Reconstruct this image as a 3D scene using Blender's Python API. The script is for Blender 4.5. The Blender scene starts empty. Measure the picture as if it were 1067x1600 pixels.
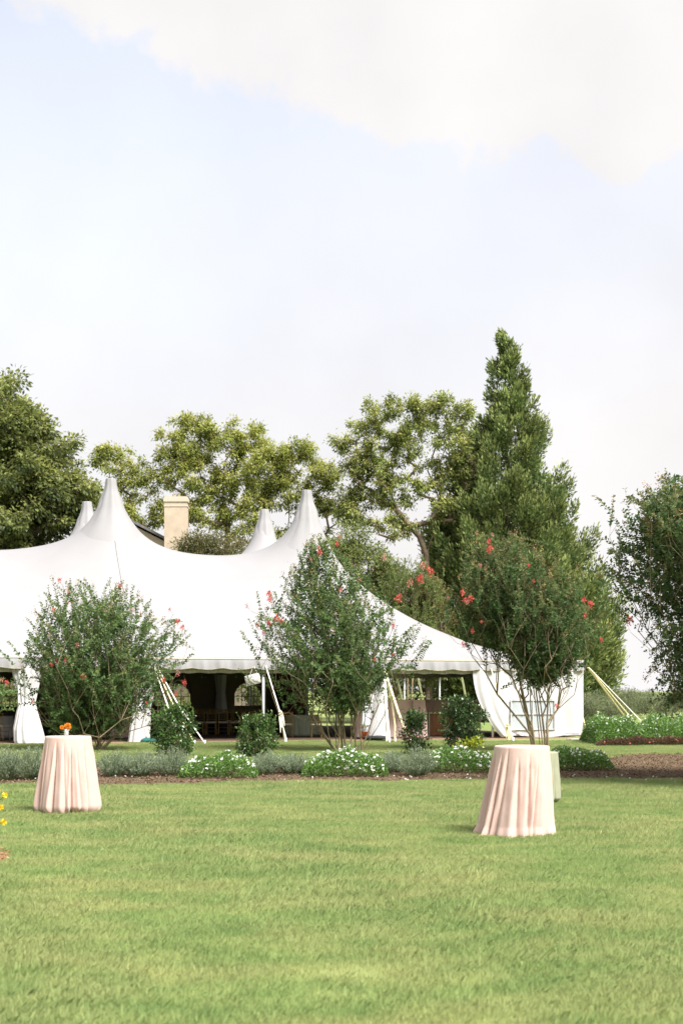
import bpy, math, random
import numpy as np
from mathutils import Vector

rng = np.random.default_rng(7)
random.seed(7)
scene = bpy.context.scene
COL = scene.collection
R = math.radians

# ------------------------------------------------------------------ camera
F = 2222.0; CX = 533.5; HZ = 1080.0; EYE = 1.70
cam_data = bpy.data.cameras.new('camera')
cam = bpy.data.objects.new('camera', cam_data); COL.objects.link(cam)
cam_data.sensor_fit = 'HORIZONTAL'; cam_data.sensor_width = 24.0
cam_data.lens = 24.0 * F / 1067.0
cam_data.shift_y = (HZ - 800.0) / 1067.0
cam_data.clip_start = 0.1; cam_data.clip_end = 4000
cam.location = (0, 0, EYE); cam.rotation_euler = (R(90), 0, 0)
cam_data.dof.use_dof = True; cam_data.dof.focus_distance = 25.0; cam_data.dof.aperture_fstop = 2.8
scene.camera = cam

# ------------------------------------------------------------------ sky, sun, exposure
SUN_DIR = Vector((0.50, -0.50, 0.90)).normalized()
world = bpy.data.worlds.new('World'); scene.world = world; world.use_nodes = True
wn = world.node_tree.nodes; wl = world.node_tree.links; wn.clear()
def wnode(t, **k):
    n = wn.new(t)
    for a, b in k.items(): setattr(n, a, b)
    return n
w_out = wnode('ShaderNodeOutputWorld')
sky = wnode('ShaderNodeTexSky'); sky.sky_type = 'NISHITA'; sky.sun_disc = False
sky.sun_elevation = math.asin(SUN_DIR.z); sky.sun_rotation = math.atan2(SUN_DIR.x, SUN_DIR.y)
sky.air_density = 1.0; sky.dust_density = 1.5
bg_sky = wnode('ShaderNodeBackground'); bg_sky.inputs[1].default_value = 0.050
shs = wnode('ShaderNodeHueSaturation'); shs.inputs['Saturation'].default_value = .72; wl.new(sky.outputs[0], shs.inputs['Color']); wl.new(shs.outputs[0], bg_sky.inputs[0])
tc = wnode('ShaderNodeTexCoord')
nrm = wnode('ShaderNodeVectorMath', operation='NORMALIZE'); wl.new(tc.outputs['Generated'], nrm.inputs[0])
def wmath(op, a, b=None, clamp=False):
    n = wnode('ShaderNodeMath', operation=op); n.use_clamp = clamp
    for i, v in enumerate((a, b)):
        if v is None: continue
        if isinstance(v, (int, float)): n.inputs[i].default_value = v
        else: wl.new(v, n.inputs[i])
    return n.outputs[0]
def wdot(vec):
    n = wnode('ShaderNodeVectorMath', operation='DOT_PRODUCT'); wl.new(nrm.outputs[0], n.inputs[0])
    n.inputs[1].default_value = vec; return n.outputs['Value']
def wnoise(scale, detail, rough, dist=0.0):
    n = wnode('ShaderNodeTexNoise'); n.inputs['Scale'].default_value = scale
    n.inputs['Detail'].default_value = detail; n.inputs['Roughness'].default_value = rough
    n.inputs['Distortion'].default_value = dist
    wl.new(nrm.outputs[0], n.inputs['Vector']); return n.outputs[0]
A_ = Vector((-.24, 1, .500)); B_ = Vector((.03, 1, .378)); C_ = Vector((.24, 1, .370))
n1 = A_.cross(B_).normalized(); n2 = B_.cross(C_).normalized()
if n1.z < 0: n1 = -n1
if n2.z < 0: n2 = -n2
edge = wmath('MINIMUM', wdot(n1), wdot(n2))
nz = wmath('SUBTRACT', wnoise(9, 8, .55), .5)
nz2 = wmath('SUBTRACT', wnoise(34, 6, .6), .5)
e2 = wmath('ADD', edge, wmath('ADD', wmath('MULTIPLY', nz, .11), wmath('MULTIPLY', nz2, .045)))
deck = wmath('MULTIPLY', wmath('ADD', e2, .024), 34.0, True)              # the bright cloud bank overhead
sep = wnode('ShaderNodeSeparateXYZ'); wl.new(nrm.outputs[0], sep.inputs[0])
haze_n = wmath('SUBTRACT', wnoise(4.0, 6, .5), .5)
veil = wmath('ADD', wmath('SUBTRACT', 1.24, wmath('MULTIPLY', wmath('MAXIMUM', sep.outputs[2], 0.0), 1.6)), wmath('MULTIPLY', haze_n, .30), True)
veil = wmath('ADD', veil, wmath('MULTIPLY', sep.outputs[0], .28), True)
mask = wmath('MAXIMUM', deck, veil, True)
# cloud body: warm white with faint grey undersides
cr = wnode('ShaderNodeMixRGB'); cr.inputs[1].default_value = (.86, .835, .84, 1); cr.inputs[2].default_value = (1.0, .975, .97, 1)
wl.new(wmath('MULTIPLY', wmath('ADD', wnoise(5.5, 5, .5), -.30), 2.4, True), cr.inputs[0])
bg_cloud = wnode('ShaderNodeBackground'); bg_cloud.inputs[1].default_value = 0.158
wl.new(cr.outputs[0], bg_cloud.inputs[0])
mixs = wnode('ShaderNodeMixShader'); wl.new(mask, mixs.inputs[0]); wl.new(bg_sky.outputs[0], mixs.inputs[1]); wl.new(bg_cloud.outputs[0], mixs.inputs[2])
wl.new(mixs.outputs[0], w_out.inputs[0])

sun_data = bpy.data.lights.new('sun', 'SUN'); sun_data.energy = 1.5; sun_data.angle = R(24); sun_data.color = (1, .965, .91)
sun = bpy.data.objects.new('sun', sun_data); COL.objects.link(sun)
sun.rotation_euler = SUN_DIR.to_track_quat('Z', 'Y').to_euler()
scene.view_settings.view_transform = 'Standard'; scene.view_settings.look = 'None'
scene.view_settings.gamma = 1; scene.view_settings.use_curve_mapping = False
scene.view_settings.exposure = 2.72
scene.render.engine = 'CYCLES'
scene.cycles.max_bounces = 8; scene.cycles.transparent_max_bounces = 12

# ------------------------------------------------------------------ helpers
def P(x, y, d):                       # photo pixel at depth d -> world point
    return Vector(((x - CX) / F * d, d, EYE - (y - HZ) / F * d))
def G(x, y, z=0.0):                   # photo pixel on the ground
    d = (EYE - z) * F / (y - HZ)
    return Vector(((x - CX) / F * d, d, z))
def tag(o, label=None, cat=None, group=None, kind=None):
    if label: o['label'] = label
    if cat: o['category'] = cat
    if group: o['group'] = group
    if kind: o['kind'] = kind
    return o
def thing(name, loc, label, cat, group=None, rz=0):
    o = bpy.data.objects.new(name, None); COL.objects.link(o); o.empty_display_size = .2
    o.location = loc; o.rotation_euler = (0, 0, rz)
    return tag(o, label, cat, group)
def link(name, me, parent=None, kind=None, label=None):
    o = bpy.data.objects.new(name, me); COL.objects.link(o)
    if parent is not None: o.parent = parent
    if kind: o['kind'] = kind
    if label: o['label'] = label
    return o
def mesh_np(name, V, Q, mat, smooth=False, attrs=None):
    """V (n,3) array; Q (m,k) index array, all faces with k corners"""
    V = np.asarray(V, np.float32); Q = np.asarray(Q, np.int32)
    me = bpy.data.meshes.new(name)
    k = Q.shape[1]; m = Q.shape[0]
    me.vertices.add(len(V)); me.vertices.foreach_set('co', V.ravel())
    me.loops.add(m * k); me.loops.foreach_set('vertex_index', Q.ravel())
    me.polygons.add(m); me.polygons.foreach_set('loop_start', np.arange(m, dtype=np.int32) * k)
    me.polygons.foreach_set('loop_total', np.full(m, k, np.int32))
    if smooth: me.polygons.foreach_set('use_smooth', np.ones(m, bool))
    me.materials.append(mat)
    if attrs:
        for an, av in attrs.items():
            a = me.attributes.new(an, 'FLOAT', 'POINT'); a.data.foreach_set('value', np.asarray(av, np.float32))
    me.update(calc_edges=True); me.validate()
    return me
class MB:                              # collects simple shapes into one mesh
    def __init__(s): s.v = []; s.f = []
    def add(s, V, Fc):
        b = len(s.v); s.v += [tuple(p) for p in V]; s.f += [tuple(i + b for i in f) for f in Fc]; return s
    def box(s, c, size, rz=0, rx=0):
        hx, hy, hz = [q / 2 for q in size]; V = []
        for x in (-hx, hx):
            for y in (-hy, hy):
                for z in (-hz, hz):
                    p = Vector((x, y, z))
                    if rx: p = Vector((p.x, p.y * math.cos(rx) - p.z * math.sin(rx), p.y * math.sin(rx) + p.z * math.cos(rx)))
                    if rz: p = Vector((p.x * math.cos(rz) - p.y * math.sin(rz), p.x * math.sin(rz) + p.y * math.cos(rz), p.z))
                    V.append(p + Vector(c))
        return s.add(V, [(0, 1, 3, 2), (4, 6, 7, 5), (0, 4, 5, 1), (2, 3, 7, 6), (0, 2, 6, 4), (1, 5, 7, 3)])
    def tube(s, pts, rad, n=8, cap=True, flat=1.0):
        pts = [Vector(p) for p in pts]; rs = rad if isinstance(rad, (list, tuple)) else [rad] * len(pts)
        V = []; Fc = []
        for i, p in enumerate(pts):
            t = (pts[min(i + 1, len(pts) - 1)] - pts[max(i - 1, 0)]).normalized()
            up = Vector((0, 0, 1)) if abs(t.z) < .92 else Vector((0, 1, 0))
            a = t.cross(up).normalized(); b = a.cross(t).normalized()
            for k in range(n):
                th = 2 * math.pi * k / n
                V.append(p + a * (rs[i] * math.cos(th)) + b * (rs[i] * flat * math.sin(th)))
        for i in range(len(pts) - 1):
            for k in range(n):
                Fc.append((i * n + k, i * n + (k + 1) % n, (i + 1) * n + (k + 1) % n, (i + 1) * n + k))
        if cap: Fc.append(tuple(range(n))[::-1]); Fc.append(tuple(range((len(pts) - 1) * n, len(pts) * n)))
        return s.add(V, Fc)
    def lathe(s, prof, c=(0, 0, 0), n=24):
        V = []; Fc = []
        for r, z in prof:
            for k in range(n):
                th = 2 * math.pi * k / n; V.append((c[0] + r * math.cos(th), c[1] + r * math.sin(th), c[2] + z))
        for i in range(len(prof) - 1):
            for k in range(n): Fc.append((i * n + k, i * n + (k + 1) % n, (i + 1) * n + (k + 1) % n, (i + 1) * n + k))
        Fc.append(tuple(range(n))[::-1]); Fc.append(tuple(range((len(prof) - 1) * n, len(prof) * n)))
        return s.add(V, Fc)
    def build(s, name, mat, parent=None, smooth=False, kind=None, label=None, off=None):
        v = s.v if off is None else [(a - off[0], b - off[1], c - off[2]) for a, b, c in s.v]
        me = bpy.data.meshes.new(name); me.from_pydata(v, [], s.f); me.materials.append(mat)
        if smooth: me.polygons.foreach_set('use_smooth', [True] * len(me.polygons))
        me.update()
        return link(name, me, parent, kind, label)

# ------------------------------------------------------------------ materials
def material(name, col, rough=.7, var=0.0, scale=5.0, col2=None, bump=0.0, bscale=60.0, metal=0.0, trans=0.0,
             sheen=0.0, attr=None, attr_col=None, island=0.0, spec=.5, stretch=None, big=None):
    m = bpy.data.materials.new(name); m.use_nodes = True
    nt = m.node_tree; n = nt.nodes; l = nt.links; n.clear()
    out = n.new('ShaderNodeOutputMaterial'); b = n.new('ShaderNodeBsdfPrincipled')
    b.inputs['Roughness'].default_value = rough; b.inputs['Metallic'].default_value = metal
    b.inputs['Specular IOR Level'].default_value = spec
    if sheen: b.inputs['Sheen Weight'].default_value = sheen
    cur = None
    def rgb(c):
        r = n.new('ShaderNodeRGB'); r.outputs[0].default_value = (*c, 1); return r.outputs[0]
    cur = rgb(col)
    geo = n.new('ShaderNodeNewGeometry')
    def mapped(st):
        if st is None: return geo.outputs['Position']
        mp = n.new('ShaderNodeMapping'); mp.inputs['Scale'].default_value = st
        l.new(geo.outputs['Position'], mp.inputs[0]); return mp.outputs[0]
    def mix(fac, a, c2, mode='MIX'):
        x = n.new('ShaderNodeMixRGB'); x.blend_type = mode
        if isinstance(fac, float): x.inputs[0].default_value = fac
        else: l.new(fac, x.inputs[0])
        l.new(a, x.inputs[1]); l.new(c2, x.inputs[2]); return x.outputs[0]
    def ramp(sock, lo, hi):
        r = n.new('ShaderNodeMapRange'); r.inputs[1].default_value = lo; r.inputs[2].default_value = hi
        l.new(sock, r.inputs[0]); return r.outputs[0]
    if col2 is not None:
        t = n.new('ShaderNodeTexNoise'); t.inputs['Scale'].default_value = scale; t.inputs['Detail'].default_value = 6
        l.new(mapped(stretch), t.inputs['Vector'])
        cur = mix(ramp(t.outputs[0], .38, .62), cur, rgb(col2))
    if big is not None:                # (colour, scale, strength) broad natural patches
        t = n.new('ShaderNodeTexNoise'); t.inputs['Scale'].default_value = big[1]; t.inputs['Detail'].default_value = 3
        l.new(mapped(stretch), t.inputs['Vector'])
        mm = n.new('ShaderNodeMath'); mm.operation = 'MULTIPLY'; mm.inputs[1].default_value = big[2]
        l.new(ramp(t.outputs[0], .42, .66), mm.inputs[0]); cur = mix(mm.outputs[0], cur, rgb(big[0]))
    if attr:
        a = n.new('ShaderNodeAttribute'); a.attribute_name = attr
        cur = mix(a.outputs['Fac'], cur, rgb(attr_col))
    if island or var:
        hsv = n.new('ShaderNodeHueSaturation'); l.new(cur, hsv.inputs['Color'])
        if island:
            r = n.new('ShaderNodeMapRange'); r.inputs[3].default_value = 1 - island; r.inputs[4].default_value = 1 + island
            l.new(geo.outputs['Random Per Island'], r.inputs[0]); l.new(r.outputs[0], hsv.inputs['Value'])
            r2 = n.new('ShaderNodeMapRange'); r2.inputs[3].default_value = .515; r2.inputs[4].default_value = .485
            wn_ = n.new('ShaderNodeTexWhiteNoise'); wn_.noise_dimensions = '1D'; l.new(geo.outputs['Random Per Island'], wn_.inputs['W'])
            l.new(wn_.outputs['Value'], r2.inputs[0]); l.new(r2.outputs[0], hsv.inputs['Hue'])
        else:
            t = n.new('ShaderNodeTexNoise'); t.inputs['Scale'].default_value = scale; l.new(geo.outputs['Position'], t.inputs['Vector'])
            r = n.new('ShaderNodeMapRange'); r.inputs[1].default_value = .3; r.inputs[2].default_value = .7
            r.inputs[3].default_value = 1 - var; r.inputs[4].default_value = 1 + var
            l.new(t.outputs[0], r.inputs[0]); l.new(r.outputs[0], hsv.inputs['Value'])
        cur = hsv.outputs[0]
    l.new(cur, b.inputs['Base Color'])
    if bump:
        t = n.new('ShaderNodeTexNoise'); t.inputs['Scale'].default_value = bscale; t.inputs['Detail'].default_value = 5
        l.new(geo.outputs['Position'], t.inputs['Vector'])
        bp = n.new('ShaderNodeBump'); bp.inputs['Strength'].default_value = bump; bp.inputs['Distance'].default_value = .02
        l.new(t.outputs[0], bp.inputs['Height']); l.new(bp.outputs[0], b.inputs['Normal'])
    if trans:
        tr = n.new('ShaderNodeBsdfTranslucent'); l.new(cur, tr.inputs[0])
        ms = n.new('ShaderNodeMixShader'); ms.inputs[0].default_value = trans
        l.new(b.outputs[0], ms.inputs[1]); l.new(tr.outputs[0], ms.inputs[2]); l.new(ms.outputs[0], out.inputs[0])
    else: l.new(b.outputs[0], out.inputs[0])
    return m
def clear_material(name, col, alpha, rough=.1):
    m = bpy.data.materials.new(name); m.use_nodes = True; nt = m.node_tree; n = nt.nodes; l = nt.links; n.clear()
    out = n.new('ShaderNodeOutputMaterial'); b = n.new('ShaderNodeBsdfPrincipled'); b.inputs['Base Color'].default_value = (*col, 1)
    b.inputs['Roughness'].default_value = rough
    t = n.new('ShaderNodeBsdfTransparent'); ms = n.new('ShaderNodeMixShader'); ms.inputs[0].default_value = alpha
    l.new(t.outputs[0], ms.inputs[1]); l.new(b.outputs[0], ms.inputs[2]); l.new(ms.outputs[0], out.inputs[0]); return m

M = {}
GR1 = (.270, .375, .140); GR2 = (.375, .455, .185)
M['ground'] = material('ground_turf', (.15, .21, .065), .95, col2=(.21, .26, .09), scale=9, big=((.27, .30, .12), .22, .8), bump=.6, bscale=40, spec=.1)
M['grass'] = material('grass_blades', GR1, .6, col2=GR2, scale=3.4, stretch=(.6, 1, 1), big=((.54, .52, .25), 1.1, .55), island=.16, trans=.45, spec=.15)
M['mulch'] = material('mulch', (.085, .058, .036), .95, col2=(.15, .108, .07), scale=22, bump=1, bscale=45, spec=.1)
M['chip'] = material('mulch_chips', (.17, .12, .075), .9, island=.45, spec=.1)
M['redmulch'] = material('red_mulch', (.36, .17, .11), .95, col2=(.22, .10, .06), scale=25, bump=1, bscale=45, spec=.1)
M['redchip'] = material('red_mulch_chips', (.42, .21, .14), .9, island=.4, spec=.1)
M['canvas'] = material('tent_canvas', (.268, .263, .272), .6, var=.03, scale=.9, bump=.22, bscale=2.2, spec=.25)
M['canvas_seam'] = material('tent_seam', (.272, .262, .266), .6)
M['liner'] = material('tent_valance_lining', (.50, .46, .42), .8, spec=.1)
M['binding'] = material('tent_binding', (.50, .44, .35), .7)
M['drape'] = material('sidewall_vinyl', (.50, .485, .50), .6, var=.02, scale=2, bump=.25, bscale=9, spec=.2)
M['rearwall_shade'] = material('tent_rear_wall_shade_colour', (.15, .125, .085), .8, var=.06, scale=2, spec=.1)  # interior shade put into the colour, far darker than the white vinyl
M['roofunder'] = material('tent_roof_dimming_layer', (.10, .09, .075), .9, spec=.05)  # dark colour chosen to cut the light bouncing inside the tent
M['vinyl'] = clear_material('clear_window_vinyl', (.62, .66, .72), .62, .15)
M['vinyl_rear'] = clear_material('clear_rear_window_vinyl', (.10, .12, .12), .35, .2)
M['pole'] = material('white_pole', (.70, .70, .74), .4, metal=.1)
M['strap'] = material('webbing_strap', (.74, .66, .42), .7, col2=(.66, .56, .32), scale=8)
M['rope'] = material('white_rope', (.82, .78, .70), .8)
M['steel'] = material('steel', (.5, .5, .5), .35, metal=.9)
M['cloth'] = material('blush_tablecloth', (.62, .445, .395), .7, var=.03, scale=30, bump=.10, bscale=90, sheen=.25, spec=.3, trans=.15)
M['cloth_in'] = material('blush_linen', (.72, .54, .47), .7, sheen=.2)
M['sagecloth'] = material('sage_tablecloth', (.25, .255, .17), .7, sheen=.2)
M['greycloth'] = material('grey_green_tablecloth', (.38, .42, .31), .7, sheen=.2)
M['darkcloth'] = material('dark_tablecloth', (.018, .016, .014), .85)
M['browncloth'] = material('brown_tablecloth', (.24, .17, .135), .8)
M['wood'] = material('orange_brown_wood', (.36, .16, .06), .5, col2=(.26, .11, .04), scale=6, stretch=(1, 1, .15))
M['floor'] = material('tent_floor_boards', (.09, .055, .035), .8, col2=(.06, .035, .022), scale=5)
M['floor_edge'] = material('floor_edge', (.30, .19, .13), .85, col2=(.24, .15, .10), scale=9)
M['gold'] = material('gold_paint', (.30, .19, .05), .4, metal=.3)
M['cushion'] = material('chair_cushion', (.62, .58, .48), .8)
M['bark'] = material('bark', (.20, .15, .11), .9, col2=(.11, .085, .065), scale=7, bump=.6, bscale=30, spec=.1)
M['bark_pale'] = material('pale_bark', (.30, .24, .16), .8, col2=(.20, .16, .10), scale=9, stretch=(1, 1, .3), bump=.3, bscale=30, spec=.1)
M['stem'] = material('green_stems', (.10, .13, .05), .8)
def leafmat(name, c, tip=None, island=.30, trans=.48, col2=None, scale=1.2, rough=.45, spec=.4):
    return material(name, c, rough, island=island, trans=trans, col2=col2, scale=scale, spec=spec,
                    attr='tip' if tip else None, attr_col=tip)
M['myrtle'] = leafmat('myrtle_leaves', (0.113, 0.190, 0.067), (0.399, 0.347, 0.147), .45, rough=.6, spec=.22)
M['myrtle_dark'] = leafmat('myrtle_dark_leaves', (0.081, 0.144, 0.052), (0.400, 0.270, 0.130), .45, rough=.6, spec=.22)
M['oak'] = leafmat('broad_leaves', (0.174, 0.207, 0.062), (0.368, 0.391, 0.127), .4, col2=(.06, .09, .028), scale=.7)
M['locust'] = leafmat('locust_leaves', (0.297, 0.341, 0.077), (0.506, 0.495, 0.132), .35, trans=.4, col2=(.18, .22, .05), scale=.5)
M['walnut'] = leafmat('walnut_leaves', (0.265, 0.322, 0.086), (0.462, 0.462, 0.143), .4, trans=.4, col2=(.09, .12, .032), scale=.6)
M['backtree'] = leafmat('understorey_leaves', (0.156, 0.204, 0.066), (0.288, 0.324, 0.108), .4)
M['conifer'] = leafmat('cedar_needles', (0.114, 0.174, 0.062), (0.418, 0.473, 0.165), .35, trans=.2, col2=(.075, .10, .030), scale=.5, rough=.6, spec=.2)
M['holly'] = leafmat('evergreen_leaves', (0.136, 0.151, 0.055), (0.220, 0.176, 0.077), .35)
M['camellia'] = leafmat('camellia_leaves', (0.059, 0.125, 0.032), (0.100, 0.170, 0.040), .45, trans=.2, rough=.3, spec=.6)
M['camellia_dark'] = leafmat('dark_camellia_leaves', (0.036, 0.078, 0.026), (.07, .12, .03), .45, trans=.2, rough=.3, spec=.6)
M['lime'] = leafmat('lime_leaves', (.38, .42, .04), None, .25)
M['mound'] = leafmat('bedding_leaves', (0.105, 0.2, 0.045), (0.17, 0.3, 0.07), .4, trans=.35)
M['lavender'] = leafmat('grey_green_leaves', (0.2, 0.27, 0.155), (0.31, 0.37, 0.25), .35)
M['olive'] = leafmat('olive_leaves', (0.166, 0.200, 0.103), (0.220, 0.242, 0.143), .35)
M['redleaf'] = leafmat('begonia_leaves', (0.068, 0.084, 0.030), (.16, .07, .05), .4)
M['white_petal'] = material('white_petals', (.62, .61, .58), .7, trans=.2)
M['red_petal'] = material('coral_red_petals', (.62, .10, .085), .7, island=.35, trans=.2)
M['pink_petal'] = material('pink_petals', (.65, .24, .22), .7, island=.3, trans=.2)
M['bronze_petal'] = material('spent_flower_heads', (.34, .20, .09), .8, island=.4, trans=.2)
M['orange_petal'] = material('orange_petals', (.85, .34, .03), .7, island=.2, trans=.2)
M['yellow_petal'] = material('yellow_petals', (.80, .62, .03), .6, island=.2, trans=.2)
M['glass'] = clear_material('vase_glass', (.75, .80, .80), .35, .05)
M['stucco'] = material('cream_stucco', (.46, .375, .285), .85, var=.10, scale=2.4, bump=.2, bscale=14)
M['capstone'] = material('cream_cap', (.50, .43, .35), .85, var=.05, scale=4)
M['clay'] = material('clay_pot', (.35, .22, .13), .85)
M['slate'] = material('slate_roof', (.16, .155, .16), .8, col2=(.10, .10, .105), scale=6)
M['orange_plastic'] = material('orange_plastic', (.50, .07, .02), .5)
M['bluewhite'] = material('white_linen', (.72, .76, .84), .8)
M['black'] = material('black_fabric', (.03, .033, .04), .8)
M['teal'] = material('teal_fabric', (.02, .13, .12), .8)
M['plasticbag'] = material('crinkled_plastic', (.58, .57, .53), .5, trans=.3, bump=.5, bscale=30)
M['stone'] = material('pale_stone', (.42, .36, .31), .9, col2=(.30, .25, .21), scale=9, bump=.5)
M['redcurtain'] = material('dark_red_cloth', (.07, .016, .010), .8)

# ------------------------------------------------------------------ foliage tools
def unit(v): return v / np.maximum(np.linalg.norm(v, axis=-1, keepdims=True), 1e-6)
def leaf_arrays(Pt, D, N, L, W, fold=.25):
    Pt = np.asarray(Pt); D = unit(D); S = unit(np.cross(D, N)); N2 = np.cross(S, D)
    L = np.broadcast_to(np.asarray(L), (len(Pt),))[:, None]; W = np.broadcast_to(np.asarray(W), (len(Pt),))[:, None]
    mid = Pt + D * L * .48
    V = np.stack([Pt, mid + S * W * .5 + N2 * W * fold, Pt + D * L, mid - S * W * .5 + N2 * W * fold], 1).reshape(-1, 3)
    Q = np.arange(len(Pt) * 4).reshape(-1, 4)
    return V, Q
def leaf_object(name, Pt, D, N, L, W, mat, parent, off, tip=None, kind=None, fold=.25):
    V, Q = leaf_arrays(Pt, D, N, L, W, fold)
    at = {'tip': np.repeat(tip, 4)} if tip is not None else None
    me = mesh_np(name, V - np.asarray(off), Q, mat, attrs=at)
    return link(name, me, parent, kind)
def rand_dir(n): return unit(rng.normal(size=(n, 3)))

def skeleton(roots, targets, step=.5, sag=0.0, grow_up=.15, rise=0.0):
    """roots: list of polylines; targets (n,3). returns nodes, parent index, node index of each target"""
    nodes = []; par = []
    for pl in roots:
        for i, p in enumerate(pl):
            nodes.append(np.array(p, float)); par.append(-1 if i == 0 else len(nodes) - 2)
    nodes = list(nodes); ends = []
    base = np.array(roots[0][0], float)
    order = np.argsort(np.linalg.norm(targets - base, axis=1))
    arr = np.array(nodes); cap = 0
    buf = np.zeros((200000, 3)); buf[:len(nodes)] = arr; cnt = len(nodes); parr = list(par)
    endidx = np.zeros(len(targets), int)
    for ti in order:
        t = targets[ti]; d = t - buf[:cnt]; dist = np.linalg.norm(d, axis=1)
        pen = np.maximum(0, buf[:cnt, 2] - t[2] + .1) * 1.5
        if rise: pen = pen + rise * np.maximum(0, np.hypot(d[:, 0], d[:, 1]) * 1.3 - d[:, 2])
        j = int(np.argmin(dist + pen)); p = buf[j].copy(); L = dist[j]
        k = max(1, int(L / step)); prev = j
        jit = rng.normal(size=3) * L * .035
        for q in range(1, k + 1):
            f = q / k; pt = p + (t - p) * f + jit * math.sin(math.pi * f)
            pt[2] += grow_up * L * math.sin(math.pi * f) * .5
            buf[cnt] = pt; parr.append(prev); prev = cnt; cnt += 1
        endidx[ti] = prev
    return buf[:cnt].copy(), np.array(parr), endidx
def wood_mesh(name, nodes, par, ends, rtip, rbase, mat, off, sides=5, minr=0.0):
    n = len(nodes); w = np.zeros(n); w[ends] += 1
    for i in range(n - 1, -1, -1):
        if par[i] >= 0: w[par[i]] += w[i]
    w = np.maximum(w, 1); mx = w.max()
    ex = math.log(rbase / rtip) / max(math.log(mx), .01)
    r = rtip * w ** ex
    idx = np.where((par >= 0) & (r >= minr))[0]; a = nodes[par[idx]]; b = nodes[idx]; ra = np.minimum(r[par[idx]], r[idx] * 1.35); rb = r[idx]
    d = unit(b - a + 1e-9); up = np.tile([0.31, .2, 1.0], (len(d), 1)); s = unit(np.cross(d, up)); t = np.cross(s, d)
    b = b + d * rb[:, None] * .3
    th = np.arange(sides) * 2 * math.pi / sides
    ring = s[:, None, :] * np.cos(th)[None, :, None] + t[:, None, :] * np.sin(th)[None, :, None]
    V = np.concatenate([a[:, None] + ring * ra[:, None, None], b[:, None] + ring * rb[:, None, None]], 1).reshape(-1, 3)
    k = np.arange(sides); q = np.stack([k, (k + 1) % sides, (k + 1) % sides + sides, k + sides], 1)
    Q = (np.arange(len(idx)) * 2 * sides)[:, None, None] + q[None]
    return mesh_np(name, V - np.asarray(off), Q.reshape(-1, 4), mat, smooth=True)

def profile_fn(prof, d, flipz=True):
    """prof rows (y, xl, xr) in photo pixels at depth d -> z array, centre x, radius"""
    zs = np.array([EYE - (p[0] - HZ) / F * d for p in prof]); cx = np.array([((p[1] + p[2]) / 2 - CX) / F * d for p in prof])
    rr = np.array([(p[2] - p[1]) / 2 / F * d for p in prof]); o = np.argsort(zs)
    return zs[o], cx[o], rr[o]

def flower_mesh(name, mat, r=.09, n=34, petal=.035):
    pts = rng.normal(size=(n, 3)) * np.array([r * .55, r * .55, r * .6]); pts[:, 2] += r * .2
    V, Q = leaf_arrays(pts, unit(pts + rng.normal(size=(n, 3)) * .03), rand_dir(n), petal, petal * 1.0, .3)
    return mesh_np(name, V, Q, mat)
RED_MESH = [flower_mesh('blossom', M['red_petal'], .085, 60, .05) for _ in range(3)]
PINK_MESH = [flower_mesh('blossom', M['pink_petal'], .08, 40, .04) for _ in range(2)]

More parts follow.
